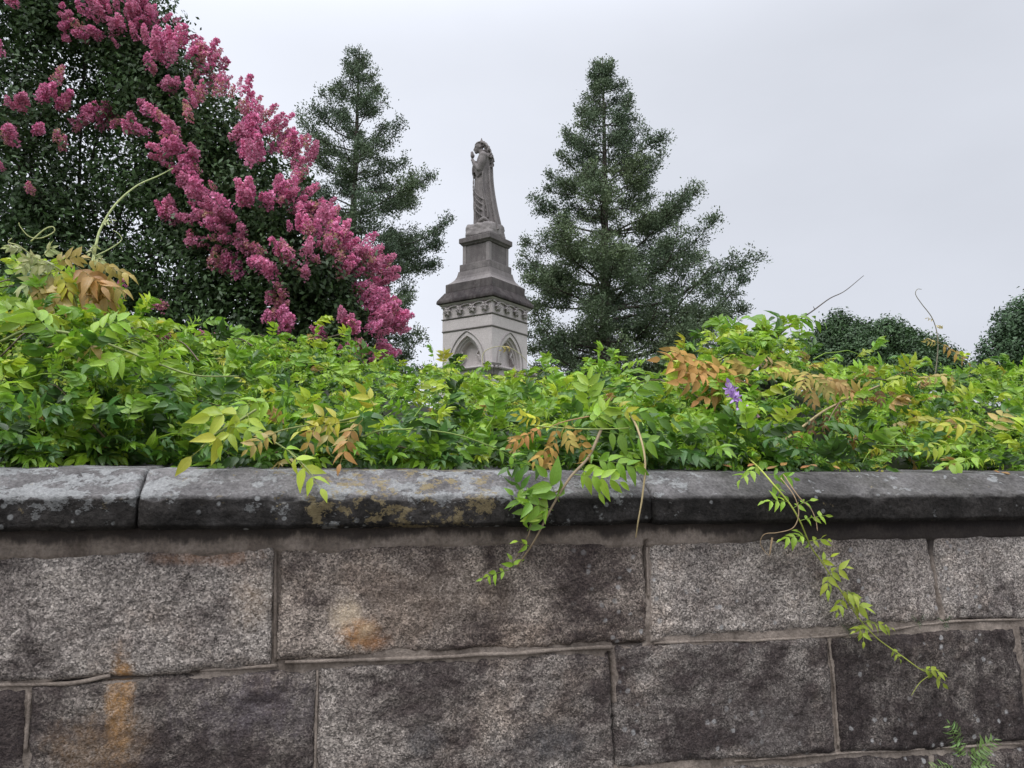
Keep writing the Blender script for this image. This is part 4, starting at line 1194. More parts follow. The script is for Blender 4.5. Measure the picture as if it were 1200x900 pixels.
# head: bowed, face towards the left
ball(body, S(388, 132), (.098, .085, .115), 14)
ball(body, S(376, 152), (.066, .062, .085), 12)           # face and jaw
ball(body, S(366, 172), (.035, .036, .032), 8)            # chin
tube(body, np.array([S(357, 134), S(350, 147), S(347, 155), S(356, 157)]), [.014, .018, .020, .010], 8)   # nose
for sy in (-1, 1):
    ball(body, S(363, 135, sy * .042), (.026, .028, .013), 8)   # brow
    ball(body, S(362, 143, sy * .036), (.016, .018, .012), 8)   # eyelid
    ball(body, S(400, 145, sy * .083), (.02, .012, .03), 8)    # ear
tube(body, np.array([S(356, 165, -.022), S(351, 164, 0), S(356, 165, .022)]), .010, 6)          # lips
tube(body, np.array([S(357, 169, -.018), S(353, 168, 0), S(357, 169, .018)]), .009, 6)
tube(body, np.array([S(420, 190), S(408, 172), S(396, 155)]), [.085, .068, .062], 12)           # neck
# diadem with a point
tube(body, np.array([S(398 + 34 * math.cos(t) - 6, 112 + 10 * math.cos(t) * -1, .083 * math.sin(t)) for t in np.linspace(0, 2 * math.pi, 20)]), .016, 6)
tube(body, np.array([S(404, 112), S(407, 95), S(408, 70)]), [.04, .028, .004], 8)
# hair: ropes of curls down the back
rs = np.random.default_rng(5)
for k in range(26):
    y = rs.uniform(-.14, .14); e = rs.uniform(215, 300); x0 = 405 + rs.uniform(-8, 20)
    xm = 452 + rs.uniform(-12, 26); xe = 482 + rs.uniform(-14, 24) - abs(y) * 60
    n = 26
    P = catmull([S(x0, 108 + rs.uniform(-4, 12), y * .5), S((x0 + xm) / 2 + 6, 128 + rs.uniform(-4, 10), y * .75), S(xm, 165, y), S(xe, 215, y), S(xe - 4, e, y)], n)
    P = P + np.stack([np.sin(np.arange(n) * 1.5 + k) * .012, np.cos(np.arange(n) * 1.5 + k) * .012, np.zeros(n)], -1)
    tube(body, P, .022 + .008 * np.sin(np.arange(n) * 1.5), 7)
# arms: both bent up, hands raised before the face
for sy in (-1, 1):
    sh_p, el, wr_ = S(432, 222, sy * .20), S(404, 312, sy * .20), S(336, 226, sy * .055)
    tube(body, catmull([sh_p, (sh_p + el) / 2 + np.array((.01, sy * .02, 0)), el], 12), np.linspace(.085, .07, 12), 12)
    tube(body, catmull([el, (el + wr_) / 2 + np.array((0, 0, -.015)), wr_], 14), np.linspace(.068, .034, 14), 12)
    ball(body, sh_p, .088); ball(body, el, .07)
    # sleeve falling from the forearm
    for j in range(7):
        f = j / 6; a0 = wr_ * (1 - f) * .85 + el * (f * .85 + .15 * 1) + wr_ * 0
        a0 = wr_ + (el - wr_) * (.25 + .72 * f)
        dn = .10 + .16 * math.sin(math.pi * (f * .8 + .15))
        tube(body, catmull([a0, a0 + np.array((.012, sy * .006, -dn * .55)), a0 + np.array((.02, 0, -dn))], 8), np.linspace(.05, .026, 8), 8)
    # hand: palm, four fingers, thumb
    pc = S(333, 196, sy * .035)
    ball(body, pc, (.034, .022, .052), 8)
    for f in range(4):
        b0 = pc + np.array((-.020 + f * .014, 0, .038)); ln = (.055, .066, .062, .05)[f]
        tube(body, catmull([b0, b0 + np.array((-.002, -sy * .004, ln * .55)), b0 + np.array((.006, -sy * .010, ln))], 7), np.linspace(.0105, .0075, 7), 6)
    tube(body, catmull([pc + np.array((.024, 0, -.02)), pc + np.array((.042, -sy * .006, .012)), pc + np.array((.046, -sy * .01, .036))], 6), np.linspace(.013, .008, 6), 6)
# drapery: bunched cloth at the waist, cord, diagonal knee folds, shoe
for k in range(9):
    y0 = -.20 + k * .05
    tube(body, catmull([S(372, 250 + 6 * (k % 3), y0 * .7), S(350, 290, y0 * .7), S(348, 330 + 8 * (k % 2), y0 * .6)], 8), .026, 7)
for k in range(4):
    zb = 470 + k * 38
    tube(body, catmull([S(362, zb - 20, -.20 + .01 * k), S(392, zb + 22, -.245), S(430, zb + 48, -.24), S(466, zb + 50, -.215)], 14), np.concatenate([np.linspace(.010, .021, 7), np.linspace(.021, .008, 7)]), 7)
for y in (-.22, -.235, -.215):
    tube(body, catmull([S(430, 330, y), S(436 + 20 * y, 430, y), S(462, 560, y - .005), S(474, 640, y)], 14), np.linspace(.016, .024, 14), 7)
tube(body, catmull([S(352, 340, -.10), S(350, 420, -.11), S(354, 480, -.12), S(362, 700, -.13)], 20), .016 + .005 * np.sin(np.arange(20) * 2.2), 7)
tube(body, catmull([S(380, 700, -.18), S(410, 668, -.24), S(450, 652, -.27), S(486, 682, -.25)], 14), np.concatenate([np.linspace(.03, .055, 7), np.linspace(.055, .03, 7)]), 9)
tube(body, catmull([S(488, 250, .0), S(496, 400, 0), S(524, 560, 0), S(566, 722, 0)], 22), np.linspace(.03, .05, 22), 8)
for y in (-.16, -.08, .06, .14):
    tube(body, catmull([S(476, 290, y), S(486, 420, y * 1.2), S(512, 570, y * 1.3), S(548, 722, y * 1.35)], 22), np.linspace(.018, .034, 22), 8)
# rotate the figure a little so that it turns from the viewer
bo = body.build('statue_body', MARBLE, sta)
bo.rotation_euler = (0, 0, R(-6))
rm = bo.modifiers.new('skin', 'REMESH'); rm.mode = 'VOXEL'; rm.voxel_size = .0085; rm.use_smooth_shade = True
sm = bo.modifiers.new('soft', 'SMOOTH'); sm.iterations = 3; sm.factor = .5
bpy.context.view_layer.update()
dg = bpy.context.evaluated_depsgraph_get()
me = bpy.data.meshes.new_from_object(bo.evaluated_get(dg)); bo.modifiers.clear(); bo.data = me
if 'tint' in me.color_attributes: me.color_attributes.remove(me.color_attributes['tint'])
ca = me.color_attributes.new('tint', 'FLOAT_COLOR', 'POINT')
buf = np.zeros((len(me.vertices), 4), np.float32); buf[:, 0] = .76; buf[:, 1] = .15; buf[:, 3] = 1; ca.data.foreach_set('color', buf.ravel())
# rock base under the feet
rk = Acc(); n = 22
g = np.linspace(-1, 1, n)
faces = []
for ax in range(3):
    for sg in (-1, 1):
        Ua, Va = np.meshgrid(g, g)
        P = np.zeros((n, n, 3)); P[..., ax] = sg; P[..., (ax + 1) % 3] = Ua * (1 if sg > 0 else -1); P[..., (ax + 2) % 3] = Va
        Pn = P / (np.sum(np.abs(P) ** 6, -1, keepdims=True) ** (1 / 6))
        X = Pn * np.array((.355, .355, .165))
        X[..., 2] += .155
        X[..., :2] *= (1 - .10 * np.clip(X[..., 2:3] / .3, 0, 1))
        X = X + (fbm(X * 7, 611, 4)[..., None] * Pn * .045) * np.clip(X[..., 2:3] / .08, 0, 1)
        idx = np.arange(n * n).reshape(n, n)
        rk.add(X.reshape(-1, 3), np.stack([idx[:-1, :-1], idx[:-1, 1:], idx[1:, 1:], idx[1:, :-1]], -1).reshape(-1, 4), c=(.72, 0, 0))
ro = rk.build('rock_base', MARBLE, sta); ro.rotation_euler = (0, 0, A0)


# ------------------------------------------------------------------ trees
def blades(acc, C, D, m, ln, wd, spread, jit, c, rng, up=.2, face=None):
    """tufts of small diamond shaped leaves around C, pointing roughly along D"""
    K = len(C); n = K * m
    C2 = np.repeat(C, m, 0); D2 = np.repeat(D, m, 0)
    d = norm(D2 + rng.normal(0, spread, (n, 3)) + UPV * up)
    p = C2 + rng.normal(0, jit, (n, 3))
    l = rng.uniform(ln[0], ln[1], n)[:, None]; w = rng.uniform(wd[0], wd[1], n)[:, None]
    s = norm(np.cross(d, rng.normal(0, 1, (n, 3)))); nn = np.cross(s, d)
    if face is not None:       # leaves lie like scales, their faces turned outwards and up
        nn = norm(D2 + UPV * .45 + rng.normal(0, face, (n, 3))); d = norm(np.cross(nn, rng.normal(0, 1, (n, 3)))); s = np.cross(nn, d)
    k = rng.uniform(.3, .6, n)[:, None]
    V = np.stack([p, p + d * l * k + s * w * .5 + nn * w * .15, p + d * l, p + d * l * k - s * w * .5 + nn * w * .15], 1)
    cc = np.repeat(np.repeat(c, m, 0) * rng.uniform(.75, 1.25, (n, 1)), 4, 0)
    uv = np.tile(np.array([(0, 0), (.9, .5), (0, 1), (-.9, .5)]), (n, 1))
    acc.add(V.reshape(-1, 3), np.arange(n * 4).reshape(n, 4), None, uv, cc)


BARKC = (.075, .062, .052)


def cedar(label, x, ytop, Y, prof, seed, base_c, lean=0.0, nb=150, dens=1.0, rag=.25, thin=0.0):
    rng = np.random.default_rng(seed)
    top = at(x, ytop, Y); zg = 1.45
    base = np.array([top[0] - lean, Y, zg]); k = Y / F_PX
    H = top[2] - zg
    root = empty('cedar_tree', (float(base[0]), float(base[1]), zg)); tag(root, label, 'tree')
    py = np.array([p[0] for p in prof], float); lw = np.array([p[1] for p in prof], float) * k; rw = np.array([p[2] for p in prof], float) * k
    pz = at(np.full(len(py), x), py, np.full(len(py), Y))[:, 2]
    o = np.argsort(pz); pz, lw, rw = pz[o], lw[o], rw[o]
    tk = Acc(); br = Acc()
    zz = np.linspace(0, 1, 24)
    TP = base + (top - base) * zz[:, None]; TP[:, 0] += .10 * np.sin(zz * 5 + seed) * (1 - zz); TP[:, 1] += .08 * np.sin(zz * 4 + 1) * (1 - zz)
    tube(tk, TP, np.interp(zz, [0, .1, 1], [.30, .23, .012]), 10, BARKC)
    TC, TD = [], []
    trunk = lambda z: np.array([np.interp(z, TP[:, 2], TP[:, i]) for i in range(3)])
    for b in range(nb):
        f = ((b + rng.uniform(0, 1)) / nb) ** 1.22
        ztip = zg + .6 + (H - .75) * f
        az = b * 2.39996 + rng.uniform(-.5, .5)
        l_, r_ = np.interp(ztip, pz, lw), np.interp(ztip, pz, rw)
        cx = math.cos(az)
        ext = (r_ if cx > 0 else l_) * abs(cx) + (l_ + r_) * .5 * (1 - abs(cx))
        ext0 = ext
        ext = ext * rng.choice([rng.uniform(.5, .85), rng.uniform(.88, 1.05)], p=[rag, 1 - rag])
        ext = max(min(ext * 1.12, ext0 * 1.03), .14)
        rise = ext * rng.uniform(.12, .55) * (1.0 if f < .75 else 1.6)
        z0 = max(zg + .4, ztip - rise)
        p0 = trunk(z0); hd = np.array([cx, math.sin(az), 0])
        P = np.array([p0, p0 + hd * ext * .35 + UPV * rise * .18, p0 + hd * ext * .7 + UPV * rise * .5, p0 + hd * ext + UPV * rise]) 
        P[1:3] += rng.normal(0, .05 * ext, (2, 3)) * .6
        n = 14; C = catmull(P, n)
        tube(br, C, np.linspace(.012 + .010 * ext, .005, n), 5, BARKC, False)
        TC.append(C[-1]); TD.append(norm(C[-1] - C[-3]))
        ns = int(4 + ext * 4.6 * dens)
        for s in range(ns):
            q = rng.uniform(.22, 1.0) ** .8
            i = min(n - 2, int(q * (n - 1)))
            tdir = norm(C[i + 1] - C[i]); sd = norm(np.cross(tdir, UPV)) * rng.choice([-1, 1])
            L = (.22 + .34 * ext * (1.05 - q)) * rng.uniform(.6, 1.25); L = min(L, 1.3)
            d = norm(tdir * rng.uniform(.3, 1) + sd * rng.uniform(.3, 1.0) + UPV * rng.uniform(-.35, .55))
            E = C[i] + d * L; m = max(2, int(L / .16))
            tube(br, np.array([C[i], C[i] + d * L * .5 - UPV * .02, E]), [.010, .007, .004], 3, BARKC, False)
            for t in np.linspace(.3, 1.0, m + 1):
                TC.append(C[i] + d * L * t + rng.normal(0, .035, 3)); TD.append(norm(d + rng.normal(0, .45, 3)))
    TC, TD = np.array(TC), np.array(TD)
    cr = Acc()
    clump = fbm(TC * .9, seed + 50, 3)
    cc = np.asarray(base_c) * (1 + .35 * clump)[:, None] * rng.uniform(.75, 1.25, (len(TC), 1))
    cc = cc * (1 + np.stack([.15 * clump, .05 * clump, -.15 * clump], -1))
    keep = fbm(TC * 1.9, seed + 60, 3) > rng.uniform(-.48, -.10, len(TC)) + thin
    TC, TD, cc = TC[keep], TD[keep], cc[keep]
    blades(cr, TC, TD, 22, (.05, .115), (.026, .048), 1.1, .085, cc, rng, .25)
    build_under(tk, 'trunk', BARK, root); build_under(br, 'branches', BARK, root)
    o = build_under(cr, 'crown', NEEDLE, root)
    print(label, 'tufts', len(TC))
    return root


cedar('tall conical dark cedar with open ragged branches right of the monument', 706, 66, 24.0,
      [(66, 5, 5), (85, 12, 14), (105, 16, 28), (130, 22, 42), (145, 48, 40), (165, 50, 62), (185, 54, 90), (205, 68, 75), (225, 85, 70), (235, 88, 105), (250, 92, 135), (275, 96, 148), (300, 98, 165), (325, 105, 185), (345, 102, 176), (365, 96, 160), (400, 95, 172), (430, 88, 160), (460, 60, 120), (520, 20, 40)], 3, (.105, .140, .080), nb=180, dens=1.55, rag=.25, thin=.0)
cedar('slimmer dark cedar between the crape myrtle and the monument', 421, 56, 24.0,
      [(56, 6, 6), (75, 16, 14), (95, 30, 26), (115, 30, 40), (140, 68, 46), (155, 72, 70), (175, 56, 62), (195, 58, 80), (210, 64, 98), (235, 72, 122), (250, 80, 126), (270, 90, 118), (290, 90, 104), (330, 95, 100), (370, 96, 104), (410, 96, 104), (450, 60, 80), (520, 20, 30)], 8, (.100, .134, .078), nb=140, dens=1.6, rag=.28, thin=-.03)


def lobed_tree(name, label, lobes, base_px, base_Y, n, leaf, c, seed, zg=1.4, trunk_r=.14, stems=1, twigs=10, mat=BROAD, gap=.0, tuft=6, cat='tree', deep=.42, rough=.22, face=None, clump=0):
    """lobes: (px, py, Y, radius px, density)"""
    rng = np.random.default_rng(seed)
    Cn = np.array([at(l[0], l[1], l[2]) for l in lobes]); Rr = np.array([l[3] / F_PX * l[2] for l in lobes]); de = np.array([l[4] if len(l) > 4 else 1.0 for l in lobes])
    b = at(base_px, 560, base_Y); b[2] = zg
    root = empty(name, tuple(float(x) for x in b)); tag(root, label, cat)
    tk = Acc()
    forks = []
    for s in range(stems):
        off = np.array([rng.normal(0, .16), rng.normal(0, .12), 0]) * (stems > 1)
        cen = (Cn * (Rr[:, None])).sum(0) / Rr.sum()
        tip = b + (cen - b) * .55 + np.array([rng.normal(0, .5), rng.normal(0, .4), 0]) * (stems > 1)
        P = catmull([b + off, b + off + (tip - b) * .5 + rng.normal(0, .06, 3), tip], 14)
        tube(tk, P, np.linspace(trunk_r, trunk_r * .5, 14), 9, BARKC); forks.append(P)
    br = Acc()
    for i in range(len(lobes)):
        P0_ = forks[i % stems][rng.integers(6, 14)]
        mid = (P0_ + Cn[i]) / 2 + rng.normal(0, .12 * Rr[i], 3) + UPV * .1 * Rr[i]
        C = catmull([P0_, mid, Cn[i]], 14); tube(br, C, np.linspace(trunk_r * .42, trunk_r * .16, 14), 6, BARKC, False)
        for t in range(twigs):
            d = norm(rng.normal(0, 1, 3) + UPV * .35); s = C[rng.integers(7, 14)]; e = Cn[i] + d * Rr[i] * rng.uniform(.7, 1.0)
            m2 = (s + e) / 2 + rng.normal(0, .10 * Rr[i], 3)
            tube(br, catmull([s, m2, e], 9), np.linspace(trunk_r * .13, trunk_r * .03, 9), 4, BARKC, False)
    wgt = Rr ** 2 * de; cnt = (n * wgt / wgt.sum()).astype(int)
    TC, TD = [], []
    for i in range(len(lobes)):
        d = norm(rng.normal(0, 1, (cnt[i], 3)))
        bump = fbm(d * 2.3 + i * 5.1, seed + i, 3)
        r = Rr[i] * (1 + rough * bump) * (1 - deep * rng.uniform(0, 1, cnt[i]) ** 1.6)
        p = Cn[i] + d * r[:, None]
        keep = np.ones(cnt[i], bool)
        if gap: keep &= fbm(p * (1.6 / np.median(Rr)) * 1.4, seed + 90, 3) > (-.55 + gap * (1.5 - de[i]))
        for j in range(len(lobes)):
            if j != i: keep &= ~(np.linalg.norm(p - Cn[j], axis=1) < Rr[j] * .62)
        if clump: keep &= fbm(p * clump, seed + 91, 2) > -.12 - .5 * (np.linalg.norm(p - Cn[i], axis=1) < Rr[i] * .72)
        keep &= p[:, 2] > zg + .25
        TC.append(p[keep]); TD.append(d[keep])
    TC = np.concatenate(TC); TD = np.concatenate(TD)
    cl = fbm(TC * (1.5 / np.median(Rr)), seed + 70, 3)
    cc = np.asarray(c) * (1 + .6 * cl)[:, None] * rng.uniform(.6, 1.4, (len(TC), 1))
    cr = Acc(); blades(cr, TC, TD * (.6 if face is None else 1), tuft, (leaf * .7, leaf * 1.3), (leaf * .4, leaf * .62), .9, leaf * .9, cc, rng, .1, face)
    build_under(tk, 'trunk', BARK, root); build_under(br, 'branches', BARK, root); build_under(cr, 'crown', mat, root)
    return root, Cn, Rr


lobed_tree('round_tree', 'low rounded dark green tree on the horizon behind the hooked tendril',
           [(982, 386, 34, 19, 1), (966, 412, 34, 24, 1), (1002, 408, 33, 22, 1), (1040, 396, 33, 22, 1), (1062, 414, 34, 20, 1), (1022, 420, 32.2, 21, 1), (1088, 410, 34.5, 17, 1), (1104, 428, 34, 22, 1), (1075, 436, 33, 24, 1), (985, 436, 33, 28, 1), (1010, 388, 35, 10, 1), (1066, 396, 35, 10, 1), (1124, 446, 34, 18, 1), (1045, 448, 32.5, 30, 1)], 1035, 34, 9000, .15, (.050, .092, .034), 61, trunk_r=.3, tuft=7, rough=.34, face=.6)
lobed_tree('leafy_tree', 'loose leafy tree cut off by the right edge of the view',
           [(1185, 385, 38, 22, 1), (1200, 372, 38, 22, 1), (1172, 415, 38, 24, 1), (1215, 400, 38, 40, 1), (1240, 370, 38, 40, 1), (1160, 436, 38, 20, .8), (1260, 420, 38, 40, 1)], 1220, 38, 4200, .19, (.060, .105, .048), 62, trunk_r=.3, tuft=7, gap=.25, rough=.45, face=.6)

# crape myrtle
MYL = [(70, 10, 9.6, 120, 1), (150, 48, 9.3, 70, 1.1), (30, 150, 9.2, 95, .75), (190, 105, 9.2, 68, 1.25), (250, 180, 9.0, 78, 1.2), (300, 255, 8.9, 84, 1.2), (362, 330, 8.8, 78, 1.2), (402, 388, 8.7, 52, 1.2), (60, 250, 9.4, 110, .8), (150, 330, 9.3, 80, .75), (190, 215, 9.2, 75, 1.0),
       (245, 345, 9.1, 85, 1.0), (310, 400, 8.9, 90, 1.2), (30, 370, 9.4, 120, .9), (150, 430, 9.2, 100, 1.0), (375, 440, 8.8, 70, 1.1), (-120, 160, 9.8, 190, .7), (-140, 380, 9.8, 170, .7), (110, -130, 9.8, 150, .8), (-60, -120, 10, 190, .7), (120, 130, 9.7, 60, .6), (215, 270, 9.1, 60, .9)]
myr, MC, MR = lobed_tree('crape_myrtle', 'broad dark leaved crape myrtle covered in pink blossom at the upper left', MYL, 60, 9.6, 52000, .072, (.046, .082, .027), 63, trunk_r=.055, stems=5, twigs=9, gap=.20, tuft=6, deep=.8, face=.8, clump=2.6)

PK = np.array([(.74, .235, .43), (.82, .33, .53), (.64, .165, .34), (.76, .28, .47)])
FADE = np.array([(.60, .34, .30), (.50, .34, .22), (.68, .32, .38)])


def panicle(seed, fade=False):
    rng = np.random.default_rng(seed); n = 120 if not fade else 75
    wide, tall, tone, dull = rng.uniform(.055, .085), rng.uniform(.19, .29), rng.uniform(.85, 1.2), rng.uniform(.05, .45)
    t = rng.uniform(0, 1, n); th = rng.uniform(0, 6.283, n)
    r = (wide * np.sqrt(np.clip(1 - t * .9, 0, 1))) * rng.uniform(.55, 1, n) * (1 + .25 * np.sin(th * 3 + t * 5))
    P = np.stack([r * np.cos(th), r * np.sin(th), t * tall - .08], -1)
    D = norm(P * np.array([1, 1, .7]) + rng.normal(0, .05, (n, 3)))
    c = PK[rng.integers(0, 4, n)] * rng.uniform(.8, 1.2, (n, 1))
    c = (c * (1 - dull) + np.array((.58, .30, .36)) * dull) * tone
    if fade:
        m = rng.uniform(0, 1, n) < .55; c[m] = FADE[rng.integers(0, 3, m.sum())]
    a = Acc()
    for k in range(3):       # crinkled petals round each floret
        d = norm(D + rng.normal(0, .75, (n, 3)))
        s = norm(np.cross(d, rng.normal(0, 1, (n, 3)))); l = rng.uniform(.020, .034, n)[:, None]; w = l * rng.uniform(.7, 1.0, n)[:, None]
        nn = np.cross(s, d); z = rng.normal(0, .3, (n, 2))[..., None] * w[:, None]
        V = np.stack([P, P + d * l * .6 + s * w * .5 + nn * z[:, 0], P + d * l, P + d * l * .6 - s * w * .5 + nn * z[:, 1]], 1)
        a.add(V.reshape(-1, 3), np.arange(n * 4).reshape(n, 4), None, None, np.repeat(c * rng.uniform(.85, 1.15, (n, 1)), 4, 0))
    return a


PA = [panicle(900 + k) for k in range(6)] + [panicle(950 + k, True) for k in range(4)]
PM = [p.mesh('flower_cluster', PETAL) for p in PA]
strokes = [  # x0 y0 x1 y1 half width count faded share
    (72, 25, 128, 38, 16, 16, 0), (100, 5, 128, 20, 10, 6, 0), (150, 8, 235, 100, 22, 46, .02), (140, 0, 170, 20, 12, 8, 0), (205, 45, 255, 75, 12, 14, .1), (210, 95, 226, 135, 8, 6, .3), (240, 85, 290, 118, 10, 12, .35), (5, 118, 30, 126, 5, 4, 0), (8, 155, 12, 158, 6, 5, 0), (43, 150, 47, 152, 3, 1, 0), (0, 60, 2, 62, 3, 1, 0), (12, 2, 16, 2, 4, 2, 0),
    (46, 105, 56, 118, 5, 4, .3), (60, 86, 66, 88, 4, 2, .5), (72, 120, 82, 124, 5, 4, .2), (98, 122, 136, 138, 9, 12, 0), (90, 140, 96, 152, 5, 4, 0), (140, 148, 166, 160, 7, 6, .1), (172, 122, 192, 136, 6, 5, 0), (198, 148, 215, 165, 10, 8, .7), (195, 175, 235, 205, 13, 16, .05), (225, 205, 245, 245, 14, 16, 0), (238, 248, 272, 262, 12, 12, 0), (186, 244, 222, 256, 9, 9, 0),
    (255, 268, 275, 282, 9, 8, .2), (225, 278, 235, 282, 5, 3, .3), (252, 312, 288, 318, 5, 7, 0), (250, 296, 275, 302, 8, 7, .6), (278, 142, 335, 165, 16, 24, .1), (284, 165, 305, 185, 10, 8, 0), (335, 175, 360, 195, 10, 12, .1), (338, 195, 350, 250, 13, 18, .1), (355, 230, 392, 262, 13, 16, .2), (345, 255, 372, 262, 8, 6, .1), (370, 275, 425, 305, 20, 30, .55), (400, 305, 440, 330, 14, 16, .5),
    (434, 310, 458, 330, 9, 12, 0), (428, 335, 462, 372, 13, 24, 0), (440, 360, 452, 414, 9, 16, 0), (455, 378, 470, 386, 5, 5, 0), (278, 222, 300, 232, 8, 8, .05), (308, 234, 314, 240, 5, 3, 0), (322, 216, 326, 220, 4, 2, 0), (330, 292, 342, 308, 6, 6, .6), (350, 318, 354, 322, 4, 3, .3), (296, 294, 300, 300, 5, 3, .8), (308, 305, 325, 325, 7, 6, .8), (318, 342, 332, 362, 7, 8, .6), (332, 362, 338, 388, 5, 6, .3), (316, 366, 318, 370, 4, 2, .2),
    (374, 390, 378, 394, 4, 3, .1), (405, 370, 412, 385, 5, 5, .2), (402, 405, 425, 418, 9, 12, .2), (232, 395, 244, 400, 5, 4, .5), (190, 396, 196, 400, 4, 2, .3), (142, 342, 146, 350, 4, 2, .2), (188, 352, 194, 358, 4, 2, .5), (30, 215, 40, 225, 5, 2, .9), (64, 162, 72, 170, 5, 2, .8), (2, 190, 4, 196, 3, 1, .1), (290, 125, 320, 140, 8, 7, .4), (320, 150, 348, 172, 8, 9, .2), (378, 252, 400, 285, 10, 12, .2), (418, 290, 440, 312, 8, 9, .3)]
rng = np.random.default_rng(88)
places = []
for x0, y0, x1, y1, hw, n, fs in strokes:
    fs = fs * .85 + .12
    for k in range(n):
        t = (k + rng.uniform(0, 1)) / n
        px = x0 + (x1 - x0) * t + rng.uniform(-1, 1) * hw * 1.15 + rng.normal(0, hw * .25); py = y0 + (y1 - y0) * t + rng.uniform(-1, 1) * hw * 1.15 + rng.normal(0, hw * .25)
        d = norm(ray(px, py)); best = None; near = None
        for c0, r0 in zip(MC, MR):
            oc = c0 - CAM; tca = oc @ d; d2 = oc @ oc - tca * tca
            r1 = r0 * 1.0
            if d2 < r1 * r1:
                tt_ = tca - math.sqrt(r1 * r1 - d2)
                if best is None or tt_ < best: best = tt_; near = c0
        if best is None:
            j = np.argmin([np.linalg.norm(np.cross(c0 - CAM, d)) - r0 for c0, r0 in zip(MC, MR)]); best = (MC[j] - CAM) @ d; near = MC[j]
        p = CAM + d * (best + .02 + rng.normal(0, .03))
        places.append((p, norm(p - near + UPV * .35 * np.linalg.norm(p - near)), rng.uniform() < fs, rng.choice([rng.uniform(.4, .8), rng.uniform(.75, 1.12)])))
order = rng.permutation(len(places))
big = sorted(range(len(places)), key=lambda i: -places[i][3])[:100]; bigs = set(big)
rest = Acc()
ML = np.array(myr.location[:])
for i, (p, d, fd, sc) in enumerate(places):
    v = int(rng.integers(6, 10)) if fd else int(rng.integers(0, 6))
    rotq = Vector(d).to_track_quat('Z', 'Y').to_matrix() @ Matrix.Rotation(rng.uniform(0, 6.28), 3, 'Z')
    if i in bigs:
        o = bpy.data.objects.new('flower_cluster', PM[v]); col.objects.link(o); o.parent = myr
        m4 = rotq.to_4x4() * 1.0; m4.translation = Vector(p - ML)
        o.matrix_local = m4 @ Matrix.Scale(sc, 4)
    else:
        M3 = np.array(rotq) * sc; src = PA[v]
        nv_ = 0
        for vv_, cc_ in zip(src.v, src.c):
            rest.add(vv_ @ M3.T + p, np.arange(len(vv_)).reshape(-1, 4), None, None, cc_)
o = build_under(rest, 'flower_mass', PETAL, myr); o['kind'] = 'stuff'
print('panicles', len(places))

# ------------------------------------------------------------------ light, sky, camera
SUN_EL, SUN_AZ = R(58), R(215)       # high, behind the left shoulder, through cloud
wd = bpy.data.worlds.new('World'); scene.world = wd; wd.use_nodes = True
nt = wd.node_tree; nt.nodes.clear()
N_ = lambda t, **k: nt.nodes.new(t)
out = N_('ShaderNodeOutputWorld'); bg = N_('ShaderNodeBackground'); nt.links.new(bg.outputs[0], out.inputs[0])
sky = N_('ShaderNodeTexSky'); sky.sky_type = 'NISHITA'; sky.sun_disc = False; sky.sun_elevation = SUN_EL; sky.sun_rotation = SUN_AZ
tc = N_('ShaderNodeTexCoord')
sepx = N_('ShaderNodeSeparateXYZ'); nt.links.new(tc.outputs['Generated'], sepx.inputs[0])


def rampw(sock, a, b, c0, c1):
    m = N_('ShaderNodeMapRange'); m.interpolation_type = 'SMOOTHSTEP'; nt.links.new(sock, m.inputs[0])
    m.inputs[1].default_value = a; m.inputs[2].default_value = b; m.inputs[3].default_value = c0; m.inputs[4].default_value = c1
    return m.outputs[0]


nz = N_('ShaderNodeTexNoise'); mp = N_('ShaderNodeMapping'); mp.inputs['Scale'].default_value = (1, 1, 2.2); nt.links.new(tc.outputs['Generated'], mp.inputs[0]); nt.links.new(mp.outputs[0], nz.inputs[0])
nz.inputs['Scale'].default_value = 1.9; nz.inputs['Detail'].default_value = 5; nz.inputs['Roughness'].default_value = .5


def mth(op, a, b):
    m = N_('ShaderNodeMath'); m.operation = op
    for i, v in enumerate((a, b)):
        if isinstance(v, float): m.inputs[i].default_value = v
        else: nt.links.new(v, m.inputs[i])
    return m.outputs[0]


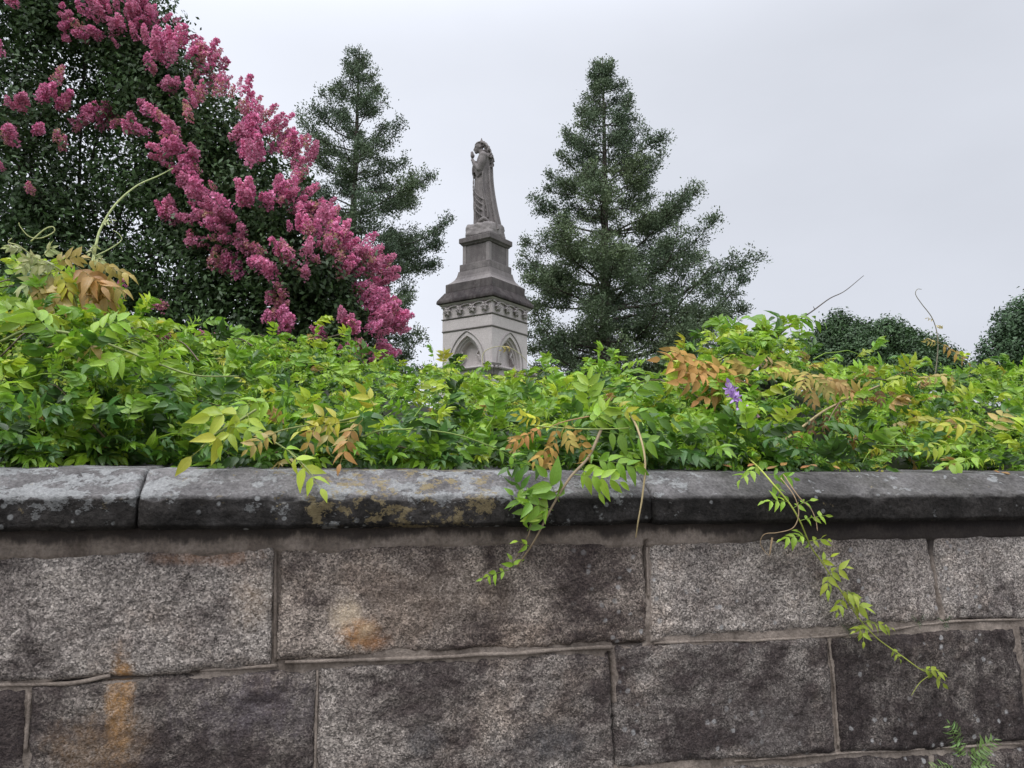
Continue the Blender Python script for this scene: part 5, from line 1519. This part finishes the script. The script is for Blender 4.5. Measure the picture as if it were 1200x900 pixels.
SKY_STRENGTH = .10
lum = mth('ADD', rampw(sepx.outputs[0], -.45, .5, .98, .74), mth('MULTIPLY', mth('SUBTRACT', nz.outputs['Fac'], .5), .24))
lum = mth('MULTIPLY', lum, rampw(sepx.outputs[2], .48, .92, 1.0, 3.1))
lum = mth('MULTIPLY', lum, rampw(sepx.outputs[1], .35, -.4, 1.0, 1.5))  # sky overhead and behind the camera brightened as added fill for wall and leaves
lum = mth('MULTIPLY', lum, 1.0 / SKY_STRENGTH)
cm = N_('ShaderNodeMix'); cm.data_type = 'RGBA'; cm.blend_type = 'MULTIPLY'; cm.inputs[0].default_value = 1
cb = N_('ShaderNodeCombineColor')
for i in range(3): nt.links.new(lum, cb.inputs[i])
nt.links.new(cb.outputs[0], cm.inputs[6]); cm.inputs[7].default_value = (.935, .975, 1.075, 1)
mx = N_('ShaderNodeMix'); mx.data_type = 'RGBA'; mx.inputs[0].default_value = .96
nt.links.new(sky.outputs[0], mx.inputs[6]); nt.links.new(cm.outputs[2], mx.inputs[7])
nt.links.new(mx.outputs[2], bg.inputs[0]); bg.inputs[1].default_value = SKY_STRENGTH

sl = bpy.data.lights.new('sun', 'SUN'); sl.energy = 1.5; sl.angle = R(28); sl.color = (1, .97, .93)
so = bpy.data.objects.new('sun', sl); col.objects.link(so)
# direction towards the sun: azimuth measured clockwise from +Y
sd = Vector((math.sin(SUN_AZ) * math.cos(SUN_EL), math.cos(SUN_AZ) * math.cos(SUN_EL), math.sin(SUN_EL)))
so.rotation_euler = sd.to_track_quat('Z', 'Y').to_euler(); so.location = (0, -5, 30)

cam = bpy.data.cameras.new('camera'); co = bpy.data.objects.new('camera', cam); col.objects.link(co)
cam.sensor_width = 36; cam.lens = 36 * F_PX / 1200; cam.clip_end = 3000; cam.clip_start = .05
co.location = CAM; co.rotation_euler = (math.pi / 2 + PITCH, 0, 0)
scene.camera = co
vs = scene.view_settings
scene.display_settings.display_device = 'sRGB'
vs.view_transform = 'Standard'; vs.look = 'None'; vs.exposure = 0; vs.gamma = 1; vs.use_curve_mapping = False
scene.cycles.use_denoising = True
scene.cycles.max_bounces = 6; scene.cycles.transparent_max_bounces = 4
